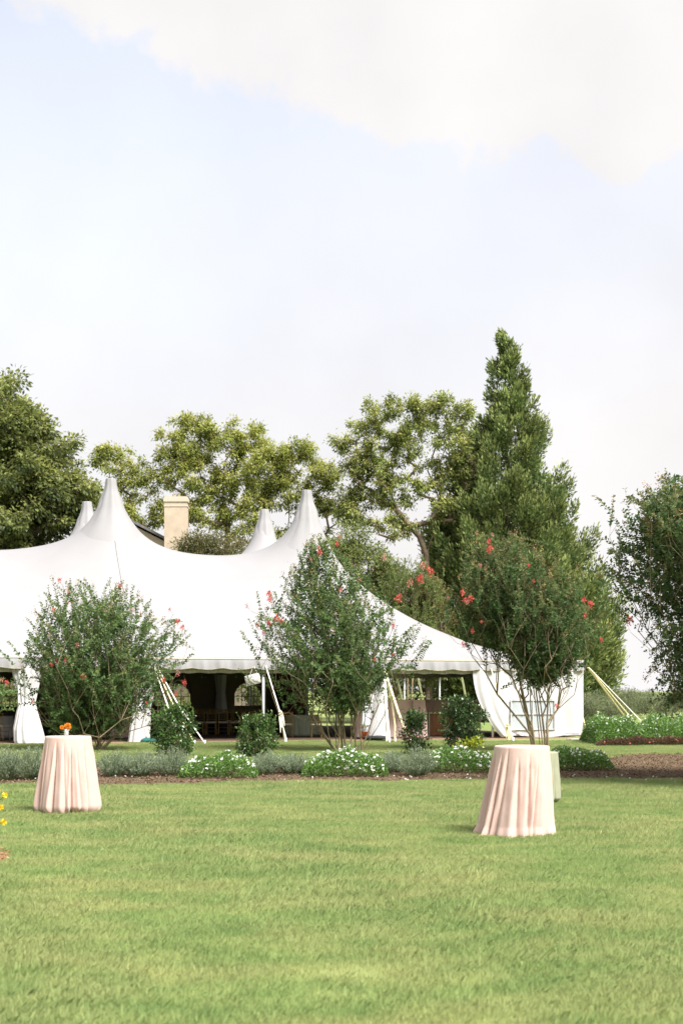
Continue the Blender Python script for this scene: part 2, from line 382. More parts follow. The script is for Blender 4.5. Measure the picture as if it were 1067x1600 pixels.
def crape_myrtle(label, base, d, prof, nshoot, ninner, mat, reds, lean=0.0, stems=7, seed=1, leafL=.112, shootL=(.5, 1.15), depth=1.0,
                 group='crape myrtles behind the flower bed', basespread=.22, barefrac=.18, bronze=.05, droop=.28, name='crape_myrtle_tree'):
    global rng
    rng = np.random.default_rng(seed)
    root = thing(name, base, label, 'tree', group); off = base
    zs, cxs, rs = profile_fn(prof, d)
    def sample(n, lo, hi, zlo=0.0):
        zz = rng.uniform(zs[0], zs[-1], n * 4); r_ = np.interp(zz, zs, rs); keep = rng.uniform(size=n * 4) < (r_ / rs.max()) ** 1.2
        zz = zz[keep][:n]; r_ = np.interp(zz, zs, rs); c_ = np.interp(zz, zs, cxs); ph = rng.uniform(0, 2 * math.pi, len(zz))
        f = rng.uniform(lo, hi, len(zz)) ** .7
        f = f * (.97 + .13 * np.sin(3 * ph + zz * 2.3 + seed) + .10 * np.sin(7 * ph - zz * 4.1 + 2 * seed))
        return np.stack([c_ + r_ * f * np.cos(ph), d + r_ * depth * f * np.sin(ph), zz], 1)
    tips = sample(nshoot, .55, 1.0); far = rng.uniform(size=len(tips)) < .16; dv_ = (tips[far] - np.array([np.mean(cxs), d, 0])) * np.array([1, 1, 0]); tips[far] += dv_ * np.minimum(.16, .35 / np.linalg.norm(dv_, axis=1))[:, None] + rng.normal(size=(far.sum(), 3)) * .08; inner = sample(ninner, .08, .66); inner[:, 2] -= .10 * (inner[:, 2] - zs[0])
    ntop = nshoot // 7                                   # shoots standing up out of the top
    zt = rng.uniform(zs[-1] - (zs[-1] - zs[0]) * .25, zs[-1] - .05, ntop); r_ = np.interp(zt, zs, rs); ph = rng.uniform(0, 6.28, ntop)
    top = np.stack([np.interp(zt, zs, cxs) + r_ * .8 * np.cos(ph), d + r_ * .8 * np.sin(ph), zt], 1)
    allp = np.concatenate([tips, inner, top]); ntot = len(allp)
    cz = zs[0] + (zs[-1] - zs[0]) * .12; ctr = np.array([base[0], d, cz])
    outd = unit(allp - ctr); outd[:, 2] += .22; outd = unit(outd + rng.normal(size=outd.shape) * .42)
    sl = rng.uniform(shootL[0], shootL[1], ntot)
    sb = allp - outd * sl[:, None]; sb[:, 2] += sl * .05
    sb[:, 2] = np.maximum(sb[:, 2], base[2] + .9 * (zs[0] - base[2]))
    # stems
    roots = []
    H0 = zs[0] - base[2]
    for k in range(stems):
        a = 2 * math.pi * k / stems + rng.uniform(-.3, .3); rb = basespread * rng.uniform(.3, 1)
        hz = H0 + (zs[-1] - zs[0]) * rng.uniform(.40, .78)
        rt = np.interp(base[2] + hz, zs, rs) * rng.uniform(.10, .46); ct = np.interp(base[2] + hz, zs, cxs)
        p0 = np.array([base[0] + rb * math.cos(a), base[1] + rb * math.sin(a), base[2] - .03])
        p1 = np.array([ct + rt * math.cos(a), d + rt * math.sin(a), base[2] + hz])
        m = 9; b1 = rng.normal(size=2) * .06
        pl = []
        for q in range(m + 1):
            f = q / m; p = p0 + (p1 - p0) * f; w = -math.sin(math.pi * f) * rt * .12
            p[0] += w * math.cos(a) + b1[0] * math.sin(2 * math.pi * f); p[1] += w * math.sin(a) + b1[1] * math.sin(2 * math.pi * f); pl.append(p)
        roots.append(pl)
    nodes, par, ends = skeleton(roots, sb, .4, grow_up=-.08, rise=2.6)
    # shoots with opposite leaves
    nn = int(shootL[1] / .054); t = np.linspace(.12, 1, nn)
    side = unit(np.cross(outd, rand_dir(ntot) * .4 + np.array([0, 0, 1.])))
    LP = []; LD = []; LN = []; LT = []; LS = []
    tipf = rng.uniform(size=ntot) ** 2
    hrel = (allp[:, 2] - zs[0]) / (zs[-1] - zs[0])
    lsz = rng.uniform(.8, 1.2, ntot)
    for q, f in enumerate(t):
        alive = (f * shootL[1] <= sl)
        ff = np.minimum(f * shootL[1] / sl, 1.0)
        pos = sb + outd * (sl * ff)[:, None]; pos[:, 2] -= droop * sl * ff ** 2.2 * (1 - np.abs(outd[:, 2])) - .04
        for sg in (-1, 1):
            al = alive & (rng.uniform(size=ntot) < .93)
            dr = outd * .30 + side * sg + rng.normal(size=(ntot, 3)) * .20 + np.array([0, 0, .12])
            if q % 2: dr = outd * .55 + np.cross(outd, side) * sg * .8 + side * sg * .35 + rng.normal(size=(ntot, 3)) * .25
            nrm_ = np.array([0, 0, 1.]) + rng.normal(size=(ntot, 3)) * .45
            LP.append(pos[al]); LD.append(dr[al]); LN.append(nrm_[al])
            tp = np.clip((ff - .35) * 1.2, 0, 1) * (.12 + .75 * tipf) * np.clip(.25 + hrel * 1.1, 0, 1)
            LT.append(tp[al]); LS.append((1.05 - .45 * ff[al]) * leafL * rng.uniform(.75, 1.2, al.sum()))
    LP = np.concatenate(LP); LD = np.concatenate(LD); LN = np.concatenate(LN); LT = np.concatenate(LT); LS = np.concatenate(LS)
    crown = leaf_object('crown', LP, LD, LN, LS, LS * .72, mat, root, off, LT)
    # stem wood
    me = wood_mesh('trunk', nodes, par, ends, .0028, .036, M['bark_pale'], off, 6)
    link('trunk', me, root)
    # shoot twigs
    mb_a = sb; mb_b = sb + outd * sl[:, None]; mb_b[:, 2] -= droop * sl * (1 - np.abs(outd[:, 2])) - .04
    mid = sb + outd * (sl * .5)[:, None]; mid[:, 2] -= droop * sl * .22 * (1 - np.abs(outd[:, 2])) - .04
    nd = np.concatenate([mb_a, mid, mb_b]); pr = np.concatenate([np.full(ntot, -1), np.arange(ntot), np.arange(ntot) + ntot])
    me = wood_mesh('twigs', nd, pr, np.arange(2 * ntot, 3 * ntot), .0020, .0026, M['stem'], off, 3); link('twigs', me, root, 'stuff')
    # spent flower heads at many tips (uncountable)
    sel = np.where((rng.uniform(size=ntot) < bronze + .15 * np.clip(hrel, 0, 1)))[0]
    bp = []; 
    for i in sel:
        bp.append(mb_b[i] + rng.normal(size=(16, 3)) * np.array([.04, .04, .06]) + np.array([0, 0, .03]))
    if bp:
        bp = np.concatenate(bp); leaf_object('spent_flower_heads', bp, rand_dir(len(bp)), rand_dir(len(bp)), .032, .026, M['bronze_petal'], root, off, kind='stuff')
    for (px, py, sc, kd) in reds:
        p = P(px, py, d - rng.uniform(.9, 1.8))
        me = (RED_MESH if kd == 0 else PINK_MESH)[rng.integers(0, 2)]
        o = link('blossom', me, root); o.location = p - Vector(off); sc *= .58 * (d / 40 if d > 50 else 1); o.scale = (sc, sc, sc * 1.15); o.rotation_euler = (0, 0, rng.uniform(0, 6))
        # the twig which carries it, from the nearest shoot
        j = int(np.argmin(np.linalg.norm(mb_b - np.array(p), axis=1)))
        MB().tube([Vector(sb[j]) , (Vector(mb_b[j]) + p) / 2 + Vector((0, 0, .02)), p], [.005, .004, .003], 4).build('blossom_stalk', M['stem'], root, off=off)
    return root

def clump_tree(name, label, cat, base, centres, radii, nleaf, L, W, mat, bark, group=None, seed=3, trunk_path=None, rbase=.3, rtip=.012,
               droop=.3, flat=.6, outw=.7, shell=.5, twig=True, step=.6, extra_t=None, leafpar=.0):
    """centres: (n,3) clump centres; leaves grouped round each; limbs grown to each clump"""
    global rng
    rng = np.random.default_rng(seed)
    root = thing(name, base, label, cat, group); off = base
    centres = np.asarray(centres, float); radii = np.asarray(radii, float); nC = len(centres)
    if trunk_path is None: trunk_path = [tuple(base), (base[0], base[1], base[2] + .2 * (centres[:, 2].max() - base[2]))]
    nodes, par, ends = skeleton([[np.array(p) for p in pl] for pl in (trunk_path if not np.isscalar(trunk_path[0][0]) else [trunk_path])], centres, step)
    link('trunk', wood_mesh('trunk', nodes, par, ends, rtip, rbase, bark, off, 6), root)
    per = np.maximum(6, (nleaf * radii ** 2 / (radii ** 2).sum()).astype(int)); ci = np.repeat(np.arange(nC), per); n = len(ci)
    dv = rand_dir(n); rr = rng.uniform(size=n) ** shell * rng.uniform(.8, 1.25, n)
    pos = centres[ci] + dv * (rr * radii[ci])[:, None] * np.array([1, 1, flat])
    pos[:, 2] -= droop * (rr * radii[ci]) * (1 - np.abs(dv[:, 2])) * .6
    cen = centres.mean(0)
    D = dv * outw + unit(pos - cen) * .35 + rng.normal(size=(n, 3)) * .45 + np.array([0, 0, -droop])
    N = np.array([0, 0, 1.]) + rng.normal(size=(n, 3)) * .55
    clumptip = rng.uniform(size=nC) ** 1.5
    tip = np.clip(clumptip[ci] * .6 + (dv[:, 2] * rr) * .5 + rng.normal(size=n) * .12, 0, 1)
    Ls = L * rng.uniform(.6, 1.3, n); Ws = W * rng.uniform(.7, 1.3, n)
    leaf_object('crown', pos, D, N, Ls, Ws, mat, root, off, tip)
    if twig:                                           # side twigs inside every clump
        k = 5; tc_ = np.repeat(np.arange(nC), k); e = centres[tc_] + rand_dir(nC * k) * (radii[tc_] * .75)[:, None] * np.array([1, 1, flat])
        nd = np.concatenate([centres, e]); pr = np.concatenate([np.full(nC, -1), tc_])
        link('twigs', wood_mesh('twigs', nd, pr, np.arange(nC, nC + nC * k), rtip * .6, rtip * .7, bark, off, 3), root, 'stuff')
    return root
def blobs_to_clumps(blobs, d, n, rad, depthscale=1.0, seed=5, edge=.55, dofs=0.0):
    """blobs: (px, py, rpx, rpy) ellipses of the crown's real masses; returns n clump centres near their surfaces"""
    g = np.random.default_rng(seed); out = []; wts = np.array([b[2] * b[3] for b in blobs], float); wts /= wts.sum()
    rr = []
    for b, w in zip(blobs, wts):
        k = max(2, int(n * w)); c = np.array(P(b[0], b[1], d)); sx = b[2] / F * d; sz = b[3] / F * d; sy = min(sx, sz * 1.3) * depthscale
        v = unit(g.normal(size=(k, 3))); u_ = g.uniform(edge, 1, k) ** .6
        out.append(c + v * u_[:, None] * np.array([sx, sy, sz]) + np.array([0, (b[4] if len(b) > 4 else 0), 0])); rr.append(g.uniform(rad[0], rad[1], k))
    return np.concatenate(out), np.concatenate(rr)

# ------------------------------------------------------------------ ground, lawn, beds
def poly_sheet(name, pts, z, mat, kind='structure', sub=None):
    mb = MB(); mb.add([(x, y, z) for x, y in pts], [tuple(range(len(pts)))])
    return mb.build(name, mat, None, kind=kind)
poly_sheet('ground', [(-1500, -200), (1500, -200), (1500, 3000), (-1500, 3000)], 0.0, M['ground'])
def gx(x, y): g = G(x, y); return (g.x, g.y)
bed_front = [(-260, 1231), (0, 1229.5), (180, 1228.5), (340, 1226), (520, 1223.5), (700, 1221), (860, 1219.5), (960, 1219), (1067, 1219), (1300, 1219.5)]
bed_back = [(1300, 1178.5), (1067, 1179.5), (1000, 1179), (962, 1181.5), (940, 1186), (900, 1190), (700, 1190), (500, 1190), (300, 1192), (100, 1194), (-260, 1195)]
bed_poly = [gx(*p) for p in bed_front] + [gx(*p) for p in bed_back]
bedp = []
for i, p in enumerate(bed_poly):            # ragged spade-cut edge
    q = bed_poly[(i + 1) % len(bed_poly)]
    for k in range(14):
        f = k / 14; bedp.append((p[0] + (q[0] - p[0]) * f + random.uniform(-.03, .03), p[1] + (q[1] - p[1]) * f + random.uniform(-.12, .12)))
poly_sheet('mulch_bed', bedp, .012, M['mulch'])
corner_poly = [(-3.2 + .0, 13.2), (-3.40, 13.9), (-3.42, 14.6), (-3.62, 15.4), (-4.05, 16.6), (-4.6, 18), (-6.5, 18.5), (-8, 14), (-5.5, 12.2)]
corner_poly = [(-3.52, 13.5), (-3.36, 14.0), (-3.40, 14.6), (-3.62, 15.2), (-3.95, 16.0), (-4.6, 17.6), (-6.5, 18.5), (-8, 14), (-5.0, 12.6), (-4.0, 12.9)]
poly_sheet('mulch_corner_bed', corner_poly, .012, M['redmulch'])
def inside(poly, X, Y):
    c = np.zeros(len(X), bool); j = len(poly) - 1
    for i in range(len(poly)):
        xi, yi = poly[i]; xj, yj = poly[j]
        hit = ((yi > Y) != (yj > Y)) & (X < (xj - xi) * (Y - yi) / (yj - yi + 1e-12) + xi); c ^= hit; j = i
    return c
def chips(name, poly, n, mat, size=(.03, .07)):
    xs = [p[0] for p in poly]; ys = [p[1] for p in poly]
    X = rng.uniform(max(min(xs), -9), min(max(xs), 13), n); Y = rng.uniform(min(ys), max(ys), n); k = inside(poly, X, Y); X = X[k]; Y = Y[k]; n = len(X)
    pos = np.stack([X, Y, rng.uniform(.014, .04, n)], 1); D = rng.normal(size=(n, 3)) * np.array([1, 1, .35])
    L = rng.uniform(size[0], size[1], n)
    V, Q = leaf_arrays(pos, D, np.array([0, 0, 1.]) + rng.normal(size=(n, 3)) * .3, L, L * .4, .3)
    return link(name, mesh_np(name, V, Q, mat), None, 'stuff')
tag(chips('mulch_chips', bed_poly, 52000, M['chip']), 'brown shredded bark mulch in the long flower bed', 'mulch')
tag(chips('mulch_chips', corner_poly, 7000, M['redchip']), 'reddish bark mulch in the small corner bed at left', 'mulch')

# tent floor
TC = np.array([8.75, 51.5]); TU = np.array([.951, .309]); TV = np.array([-.309, .951])
def T(s, a, z=0.0): return Vector((TC[0] - TU[0] * s + TV[0] * a, TC[1] - TU[1] * s + TV[1] * a, z))
def s_at(px):                           # tent-front coordinate seen at pixel column px
    k = (px - CX) / F
    # TC.x - .951 s = k (TC.y - .309 s)
    return (TC[0] - k * TC[1]) / (TU[0] - k * TU[1])
mb = MB()
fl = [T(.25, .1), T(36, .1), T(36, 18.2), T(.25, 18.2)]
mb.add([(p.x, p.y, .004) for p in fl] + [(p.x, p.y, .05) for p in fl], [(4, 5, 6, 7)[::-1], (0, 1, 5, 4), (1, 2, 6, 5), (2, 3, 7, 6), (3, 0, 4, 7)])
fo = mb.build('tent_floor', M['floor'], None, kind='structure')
mb = MB()
pp = [T(.1, -.30), T(36, -.30), T(36, .1), T(.1, .1)]
mb.add([(p.x, p.y, .004) for p in pp] + [(p.x, p.y, .035) for p in pp], [(4, 5, 6, 7)[::-1], (0, 1, 5, 4), (1, 2, 6, 5), (2, 3, 7, 6), (3, 0, 4, 7)])
mb.build('gravel_strip', M['floor_edge'], None, kind='structure')

# grass: one object, blades grouped in tufts that geometry nodes scatter over the lawn
def make_grass():
    rg = np.random.default_rng(11)
    Vs = []; Qs = []; grp = []; nv = 0
    for g in range(4):
        nb = 1000; r = rg.uniform(size=nb) ** .62 * .36; a = rg.uniform(0, 2 * math.pi, nb)
        b = np.stack([r * np.cos(a), r * np.sin(a), np.zeros(nb)], 1)
        h = rg.uniform(.020, .052, nb); lean = rg.normal(size=(nb, 2)) * .38 + np.array([.22, 0]); w = rg.uniform(.0012, .0024, nb)
        th = rg.uniform(0, math.pi, nb); sd = np.stack([np.cos(th), np.sin(th), np.zeros(nb)], 1) * w[:, None]
        m = b + np.stack([lean[:, 0] * h * .35, lean[:, 1] * h * .35, h * .55], 1)
        t = b + np.stack([lean[:, 0] * h * 1.0, lean[:, 1] * h * 1.0, h * .95], 1)
        V = np.stack([b - sd, b + sd, m + sd * .8, t, m - sd * .8], 1).reshape(-1, 3)
        Q = np.arange(nb * 5).reshape(-1, 5) + nv; Vs.append(V); Qs.append(Q); grp += [g] * (nb * 5); nv += nb * 5
    # scatter points
    gs = .27; GX, GY = np.meshgrid(np.arange(-14.5, 14.5, gs), np.arange(5.5, 47.8, gs)); X = GX.ravel() + rg.uniform(-.13, .13, GX.size); Y = GY.ravel() + rg.uniform(-.13, .13, GX.size); n = len(X)
    k = (np.abs(X) < Y * .27 + 1.4) & (rg.uniform(size=n) < np.clip(1.25 - Y * .012, .6, 1)) & ~inside(bed_poly, X, Y) & ~inside(corner_poly, X, Y)
    lim = TC[1] + (X - TC[0]) * .325 - .65; k &= Y < lim
    X = X[k]; Y = Y[k]; sc = rg.uniform(.75, 1.3, len(X)) * (1 + .2 * np.sin(X * 1.3 + Y * .6))
    pts = np.stack([X, Y, np.full(len(X), .0)], 1)
    V = np.concatenate(Vs + [pts]); Q = np.concatenate(Qs)
    me = mesh_np('grass', V, Q, M['grass'])
    a = me.attributes.new('tuft', 'INT', 'POINT'); a.data.foreach_set('value', np.array(grp + [-1] * len(pts), np.int32))
    a = me.attributes.new('tuft_scale', 'FLOAT', 'POINT'); a.data.foreach_set('value', np.concatenate([np.ones(nv), sc]).astype(np.float32))
    o = link('grass', me, None, 'stuff'); tag(o, 'short mown green lawn grass with paler straw patches', 'grass')
    ng = bpy.data.node_groups.new('grass_scatter', 'GeometryNodeTree'); N = ng.nodes; Lk = ng.links
    ng.interface.new_socket('Geometry', in_out='INPUT', socket_type='NodeSocketGeometry'); ng.interface.new_socket('Geometry', in_out='OUTPUT', socket_type='NodeSocketGeometry')
    gi = N.new('NodeGroupInput'); go = N.new('NodeGroupOutput')
    at = N.new('GeometryNodeInputNamedAttribute'); at.data_type = 'INT'; at.inputs[0].default_value = 'tuft'
    cmp_ = N.new('FunctionNodeCompare'); cmp_.data_type = 'INT'; cmp_.operation = 'LESS_THAN'
    ia = [s for s in cmp_.inputs if s.type == 'INT']; Lk.new(at.outputs[0], ia[0]); ia[1].default_value = 0
    sepg = N.new('GeometryNodeSeparateGeometry'); sepg.domain = 'POINT'; Lk.new(gi.outputs[0], sepg.inputs[0]); Lk.new(cmp_.outputs[0], sepg.inputs[1])
    m2p = N.new('GeometryNodeMeshToPoints'); Lk.new(sepg.outputs[0], m2p.inputs[0])
    spl = N.new('GeometryNodeSplitToInstances'); Lk.new(sepg.outputs[1], spl.inputs[0])
    gid = [s for s in spl.inputs if s.name == 'Group ID'][0]; Lk.new(at.outputs[0], gid)
    iop = N.new('GeometryNodeInstanceOnPoints'); Lk.new(m2p.outputs[0], iop.inputs['Points']); Lk.new(spl.outputs[0], iop.inputs['Instance'])
    iop.inputs['Pick Instance'].default_value = True
    ri = N.new('FunctionNodeRandomValue'); ri.data_type = 'INT'
    [s for s in ri.inputs if s.type == 'INT' and s.name == 'Max'][0].default_value = 3
    Lk.new([s for s in ri.outputs if s.type == 'INT'][0], iop.inputs['Instance Index'])
    rv = N.new('FunctionNodeRandomValue'); rv.data_type = 'FLOAT_VECTOR'; rv.inputs[0].default_value = (-.06, -.06, -.7); rv.inputs[1].default_value = (.06, .06, .7)
    Lk.new(rv.outputs[0], iop.inputs['Rotation'])
    sa = N.new('GeometryNodeInputNamedAttribute'); sa.data_type = 'FLOAT'; sa.inputs[0].default_value = 'tuft_scale'
    Lk.new(sa.outputs[0], iop.inputs['Scale'])
    Lk.new(iop.outputs[0], go.inputs[0])
    md = o.modifiers.new('scatter', 'NODES'); md.node_group = ng
make_grass()

# ------------------------------------------------------------------ the marquee tent
LEN = 32.4; WID = 18.3; EAVE = 2.8
PS = [8.65, 16.15, 23.7]; PA = [6.0, 12.3]
ztop = [[P(482, 766, T(PS[0], 6.0).y).z, P(403, 796, T(PS[0], 12.3).y).z], [P(175, 748, T(PS[1], 6.0).y).z, P(126, 784, T(PS[1], 12.3).y).z], [9.4, 9.4]]
tent = thing('marquee_tent', T(8, 0), 'large white marquee tent with pointed peaks and scalloped eaves', 'tent')
TO = T(8, 0)
def canopy():
    h = .15; nx = int(round(LEN / h)) + 1; ny = int(round(WID / h)) + 1
    S, A = np.meshgrid(np.linspace(0, LEN, nx), np.linspace(0, WID, ny), indexing='ij')
    z = np.full((nx, ny), 4.5); fix = np.zeros((nx, ny), bool)
    for sl in ((0, slice(None)), (-1, slice(None)), (slice(None), 0), (slice(None), -1)): z[sl] = EAVE; fix[sl] = True
    # eave dips slightly between the poles
    for i, s in enumerate(PS):
        for j, a in enumerate(PA):
            rr = np.sqrt((S - s) ** 2 + (A - a) ** 2); m = rr < .40; z[m] = ztop[i][j] - .78; fix[m] = True
    zz = z.copy()
    for k in range(5000):
        n = zz.copy(); n[1:-1, 1:-1] = .25 * (zz[2:, 1:-1] + zz[:-2, 1:-1] + zz[1:-1, 2:] + zz[1:-1, :-2]); n[fix] = z[fix]; zz = n
    # subtle tension ripples fading from the eaves
    edge_ = np.minimum(A, WID - A)
    zz += .012 * np.sin(S * 6.3) * np.exp(-edge_ / 1.2) * (1 - np.exp(-edge_ * 4))
    zz += .010 * np.sin(S * 2.9 + A * .8) * np.sin(A * .52) * np.exp(-((A - 3) / 4) ** 2)
    return S, A, zz
CS, CA, CZ = canopy()
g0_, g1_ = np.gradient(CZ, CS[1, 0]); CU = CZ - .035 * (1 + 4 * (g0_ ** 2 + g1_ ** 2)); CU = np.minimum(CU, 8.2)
def zc(s, a):
    nx, ny = CS.shape; i = min(max(s / LEN * (nx - 1), 0), nx - 1.001); j = min(max(a / WID * (ny - 1), 0), ny - 1.001)
    i0 = int(i); j0 = int(j); fi = i - i0; fj = j - j0
    return (CZ[i0, j0] * (1 - fi) + CZ[i0 + 1, j0] * fi) * (1 - fj) + (CZ[i0, j0 + 1] * (1 - fi) + CZ[i0 + 1, j0 + 1] * fi) * fj
def grid_mesh(name, X, Y, Z, mat, parent, flip=False, smooth=True):
    nx, ny = X.shape; V = np.stack([X, Y, Z], -1).reshape(-1, 3) - np.array(TO)
    i = np.arange(nx - 1)[:, None] * ny + np.arange(ny - 1)[None]; Q = np.stack([i, i + 1, i + ny + 1, i + ny], -1).reshape(-1, 4)
    if flip: Q = Q[:, ::-1]
    return link(name, mesh_np(name, V, Q, mat, smooth=smooth), parent)
CXW = TC[0] - TU[0] * CS + TV[0] * CA; CYW = TC[1] - TU[1] * CS + TV[1] * CA
# one canopy panel per bay, laced edge to edge at the seams
cuts = [0, 8.65, 16.15, 23.7, LEN]; h_ = CS[1, 0]
for k in range(4):
    i0 = int(round(cuts[k] / h_)); i1 = int(round(cuts[k + 1] / h_)) + 1
    sl = slice(i0, i1)
    grid_mesh('roof_panel', CXW[sl], CYW[sl], CZ[sl], M['canvas'], tent)
    grid_mesh('roof_dimming_layer', CXW[sl], CYW[sl], CU[sl], M['roofunder'], tent, flip=True)  # added dark layer under the canvas, keeps the interior dim
for i, s in enumerate(PS):
    for j, a in enumerate(PA):
        p = T(s, a); zt = ztop[i][j]; V = []; Fc = []; nr = 40
        radii = [.18, .188, .212, .25, .30, .375, .48, .60, .76, .95, 1.2]
        zz_ = [zt, zt - .03, zt - .22, zt - .40, zt - .55, None, None, None, None, None, None]
        def zring(r_): return sum(zc(s + r_ * math.cos(q * .314), a + r_ * math.sin(q * .314)) for q in range(20)) / 20
        zs_ = [zring(r_) for r_ in radii]; zs_[5] = max(zs_[5], zt - .74)
        for q, r_ in enumerate(radii):
            bl_ = min(max((r_ - .5) / .6, 0), 1)
            for k in range(nr):
                th = 2 * math.pi * k / nr; ss = s + r_ * math.cos(th); aa = a + r_ * math.sin(th); fold_ = 1 + .05 * math.cos(8 * th) * (q > 0) * (1 - bl_)
                z_ = zz_[q] if zz_[q] is not None else (zs_[q] * (1 - bl_) + zc(ss, aa) * bl_)
                V.append(T(s + r_ * fold_ * math.cos(th), a + r_ * fold_ * math.sin(th), z_ + (.02 * (1 - bl_) + .006 if q > 4 else 0) - (.03 if q == len(radii) - 1 else 0)))
        for q in range(len(radii) - 1):
            for k in range(nr): Fc.append((q * nr + k, (q + 1) * nr + k, (q + 1) * nr + (k + 1) % nr, q * nr + (k + 1) % nr))
        Fc.append(tuple(range(nr))); MB().add(V, Fc).build('peak_cap', M['canvas'], tent, smooth=True, off=TO)
        MB().tube([T(s, a, .05), T(s, a, zt - .1)], .06, 10).build('centre_pole', M['pole'], tent, smooth=True, off=TO)
def seam(path, w=.045, name='seam'):
    pts = []
    for s, a in path: pts.append(T(s, a, zc(s, a) + .012))
    MB().tube(pts, w, 6, flat=.3).build(name, M['canvas_seam'], tent, smooth=True, off=TO)
for s in PS[:3]:
    seam([(s, 5.45 - 5.40 * t / 30) for t in range(31)], .035)
# eave band: fascia, scalloped valance, lining strip
def eave_run(s0, a0, s1, a1, lining=True):
    Lr = math.hypot(s1 - s0, a1 - a0); n = int(Lr / .06); ds = (s1 - s0) / Lr; da = (a1 - a0) / Lr
    def pt(t, out, z): return T(s0 + ds * t - da * out * (1 if ds else -1) * 0 + (nout[0] * out), a0 + da * t + nout[1] * out, z)
    nout = (0, -1) if (a0 == a1 == 0) else ((0, 1) if a0 == a1 else (-1, 0))
    mbv = MB(); V = []; Fc = []; B = []; Bf = []
    for i in range(n + 1):
        t = Lr * i / n; sc = abs(math.sin(math.pi * t / 1.03)); zb = 2.46 - .055 * sc - .0; ripple = .02 * math.sin(t * 9.1) + .012 * math.sin(t * 23)
        V += [pt(t, .03, EAVE + .015), pt(t, .05, EAVE - .06), pt(t, .075 + ripple, 2.62), pt(t, .085 + ripple * 1.6, zb)]
        B += [pt(t, .098 + ripple * 1.6, zb + .022), pt(t, .100 + ripple * 1.6, zb - .004), pt(t, .078 + ripple * 1.6, zb - .004)]
        if i:
            b = i * 4; Fc += [(b - 4 + k, b + k, b + k + 1, b - 3 + k) for k in range(3)]
            b = i * 3; Bf += [(b - 3 + k, b + k, b + k + 1, b - 2 + k) for k in range(2)]
    MB().add(V, Fc).build('valance', M['canvas'], tent, smooth=True, off=TO)
    MB().add(B, Bf).build('valance_binding', M['binding'], tent, smooth=True, off=TO)
    if lining:
        V = []; Fc = []
        for i in range(n + 1):
            t = Lr * i / n; rp = .02 * math.sin(t * 31) + .012 * math.sin(t * 13 + 1)
            V += [pt(t, -.10, 2.6), pt(t, -.12 + rp, 2.38 - .05 * (1 if (1 - t / Lr) * 0 else 0)), pt(t, -.12 + rp * 1.6, 2.30 + .012 * math.sin(t * 9))]
            if i: b = i * 3; Fc += [(b - 3 + k, b + k, b + k + 1, b - 2 + k) for k in range(2)]
        MB().add(V, Fc).build('valance_lining', M['liner'], tent, smooth=True, off=TO)
    MB().tube([pt(0, .045, EAVE - .03), pt(Lr, .045, EAVE - .03)], .022, 6).build('eave_rope', M['binding'], tent, off=TO)
eave_run(0, 0, LEN, 0); eave_run(0, 0, 0, WID); eave_run(0, WID, LEN, WID)
for s in [0, 3.54, 7.73, 11.95, 16.1, 20.0, 24.0, 28.0, 32.3]:
    for a in (.06, WID - .06):
        MB().tube([T(s + (.08 if s == 0 else 0), a, .05), T(s + (.08 if s == 0 else 0), a, 2.72)], .045, 10).build('side_pole', M['pole'], tent, smooth=True, off=TO)
for a in (4.5, 9.1, 13.7): MB().tube([T(.08, a, .05), T(.08, a, 2.72)], .045, 10).build('side_pole', M['pole'], tent, smooth=True, off=TO)

def drape(name, rows, folds, mat, parent, off, n=140, thick=.55, seed=1, amp=.16):
    """gathered curtain: rows (z, centre s, centre a, half width) from top to bottom, closed pleated tube"""
    g = random.Random(seed); V = []; Fc = []; ph = g.uniform(0, 6); m = len(rows)
    rr = []
    for i in range(m - 1):
        for q in range(5):
            f = q / 5; rr.append([rows[i][k] * (1 - f) + rows[i + 1][k] * f for k in range(4)])
    rr.append(list(rows[-1]))
    for (z, s, a, w) in rr:
        for k in range(n):
            th = 2 * math.pi * k / n
            pl = 1 - amp * (.5 + .5 * math.cos(folds * th + ph + .6 * math.sin(2 * th))) - .08 * math.cos(3 * th + z)
            V.append(T(s + w * pl * math.cos(th), a + w * thick * pl * math.sin(th), z))
    for i in range(len(rr) - 1):
        for k in range(n): Fc.append((i * n + k, i * n + (k + 1) % n, (i + 1) * n + (k + 1) % n, (i + 1) * n + k))
    return MB().add(V, Fc).build(name, mat, parent, smooth=True, off=off)
def sx(px): return s_at(px)
# curtains tied at the side poles
drape('sidewall_curtain', [(2.55, sx(44), .15, .50), (2.2, sx(44), .12, .45), (1.75, sx(44), .1, .34), (1.35, sx(43), .05, .26), (1.0, sx(42), 0, .34), (.5, sx(42), -.05, .46), (.12, sx(44), -.1, .50), (.04, sx(46), -.1, .52)], 11, M['drape'], tent, TO, seed=2)
drape('sidewall_curtain', [(2.55, sx(226), .15, .32), (2.2, sx(228), .12, .38), (1.6, sx(226), .1, .33), (1.2, sx(222), .05, .30), (.7, sx(219), 0, .33), (.12, sx(216), -.05, .36), (.04, sx(216), -.05, .38)], 9, M['drape'], tent, TO, seed=3)
drape('sidewall_curtain', [(2.5, sx(596), .15, .24), (2.0, sx(596), .12, .22), (1.75, sx(595), .1, .22), (1.5, sx(590), .1, .26), (.9, sx(587), .05, .34), (.3, sx(584), 0, .42), (.06, sx(583), 0, .45)], 8, M['drape'], tent, TO, seed=4)
drape('sidewall_curtain', [(2.45, 9.2, WID - .2, .30), (1.6, 9.2, WID - .2, .22), (.8, 9.2, WID - .2, .3), (.1, 9.2, WID - .2, .35)], 8, M['drape'], tent, TO, seed=5)

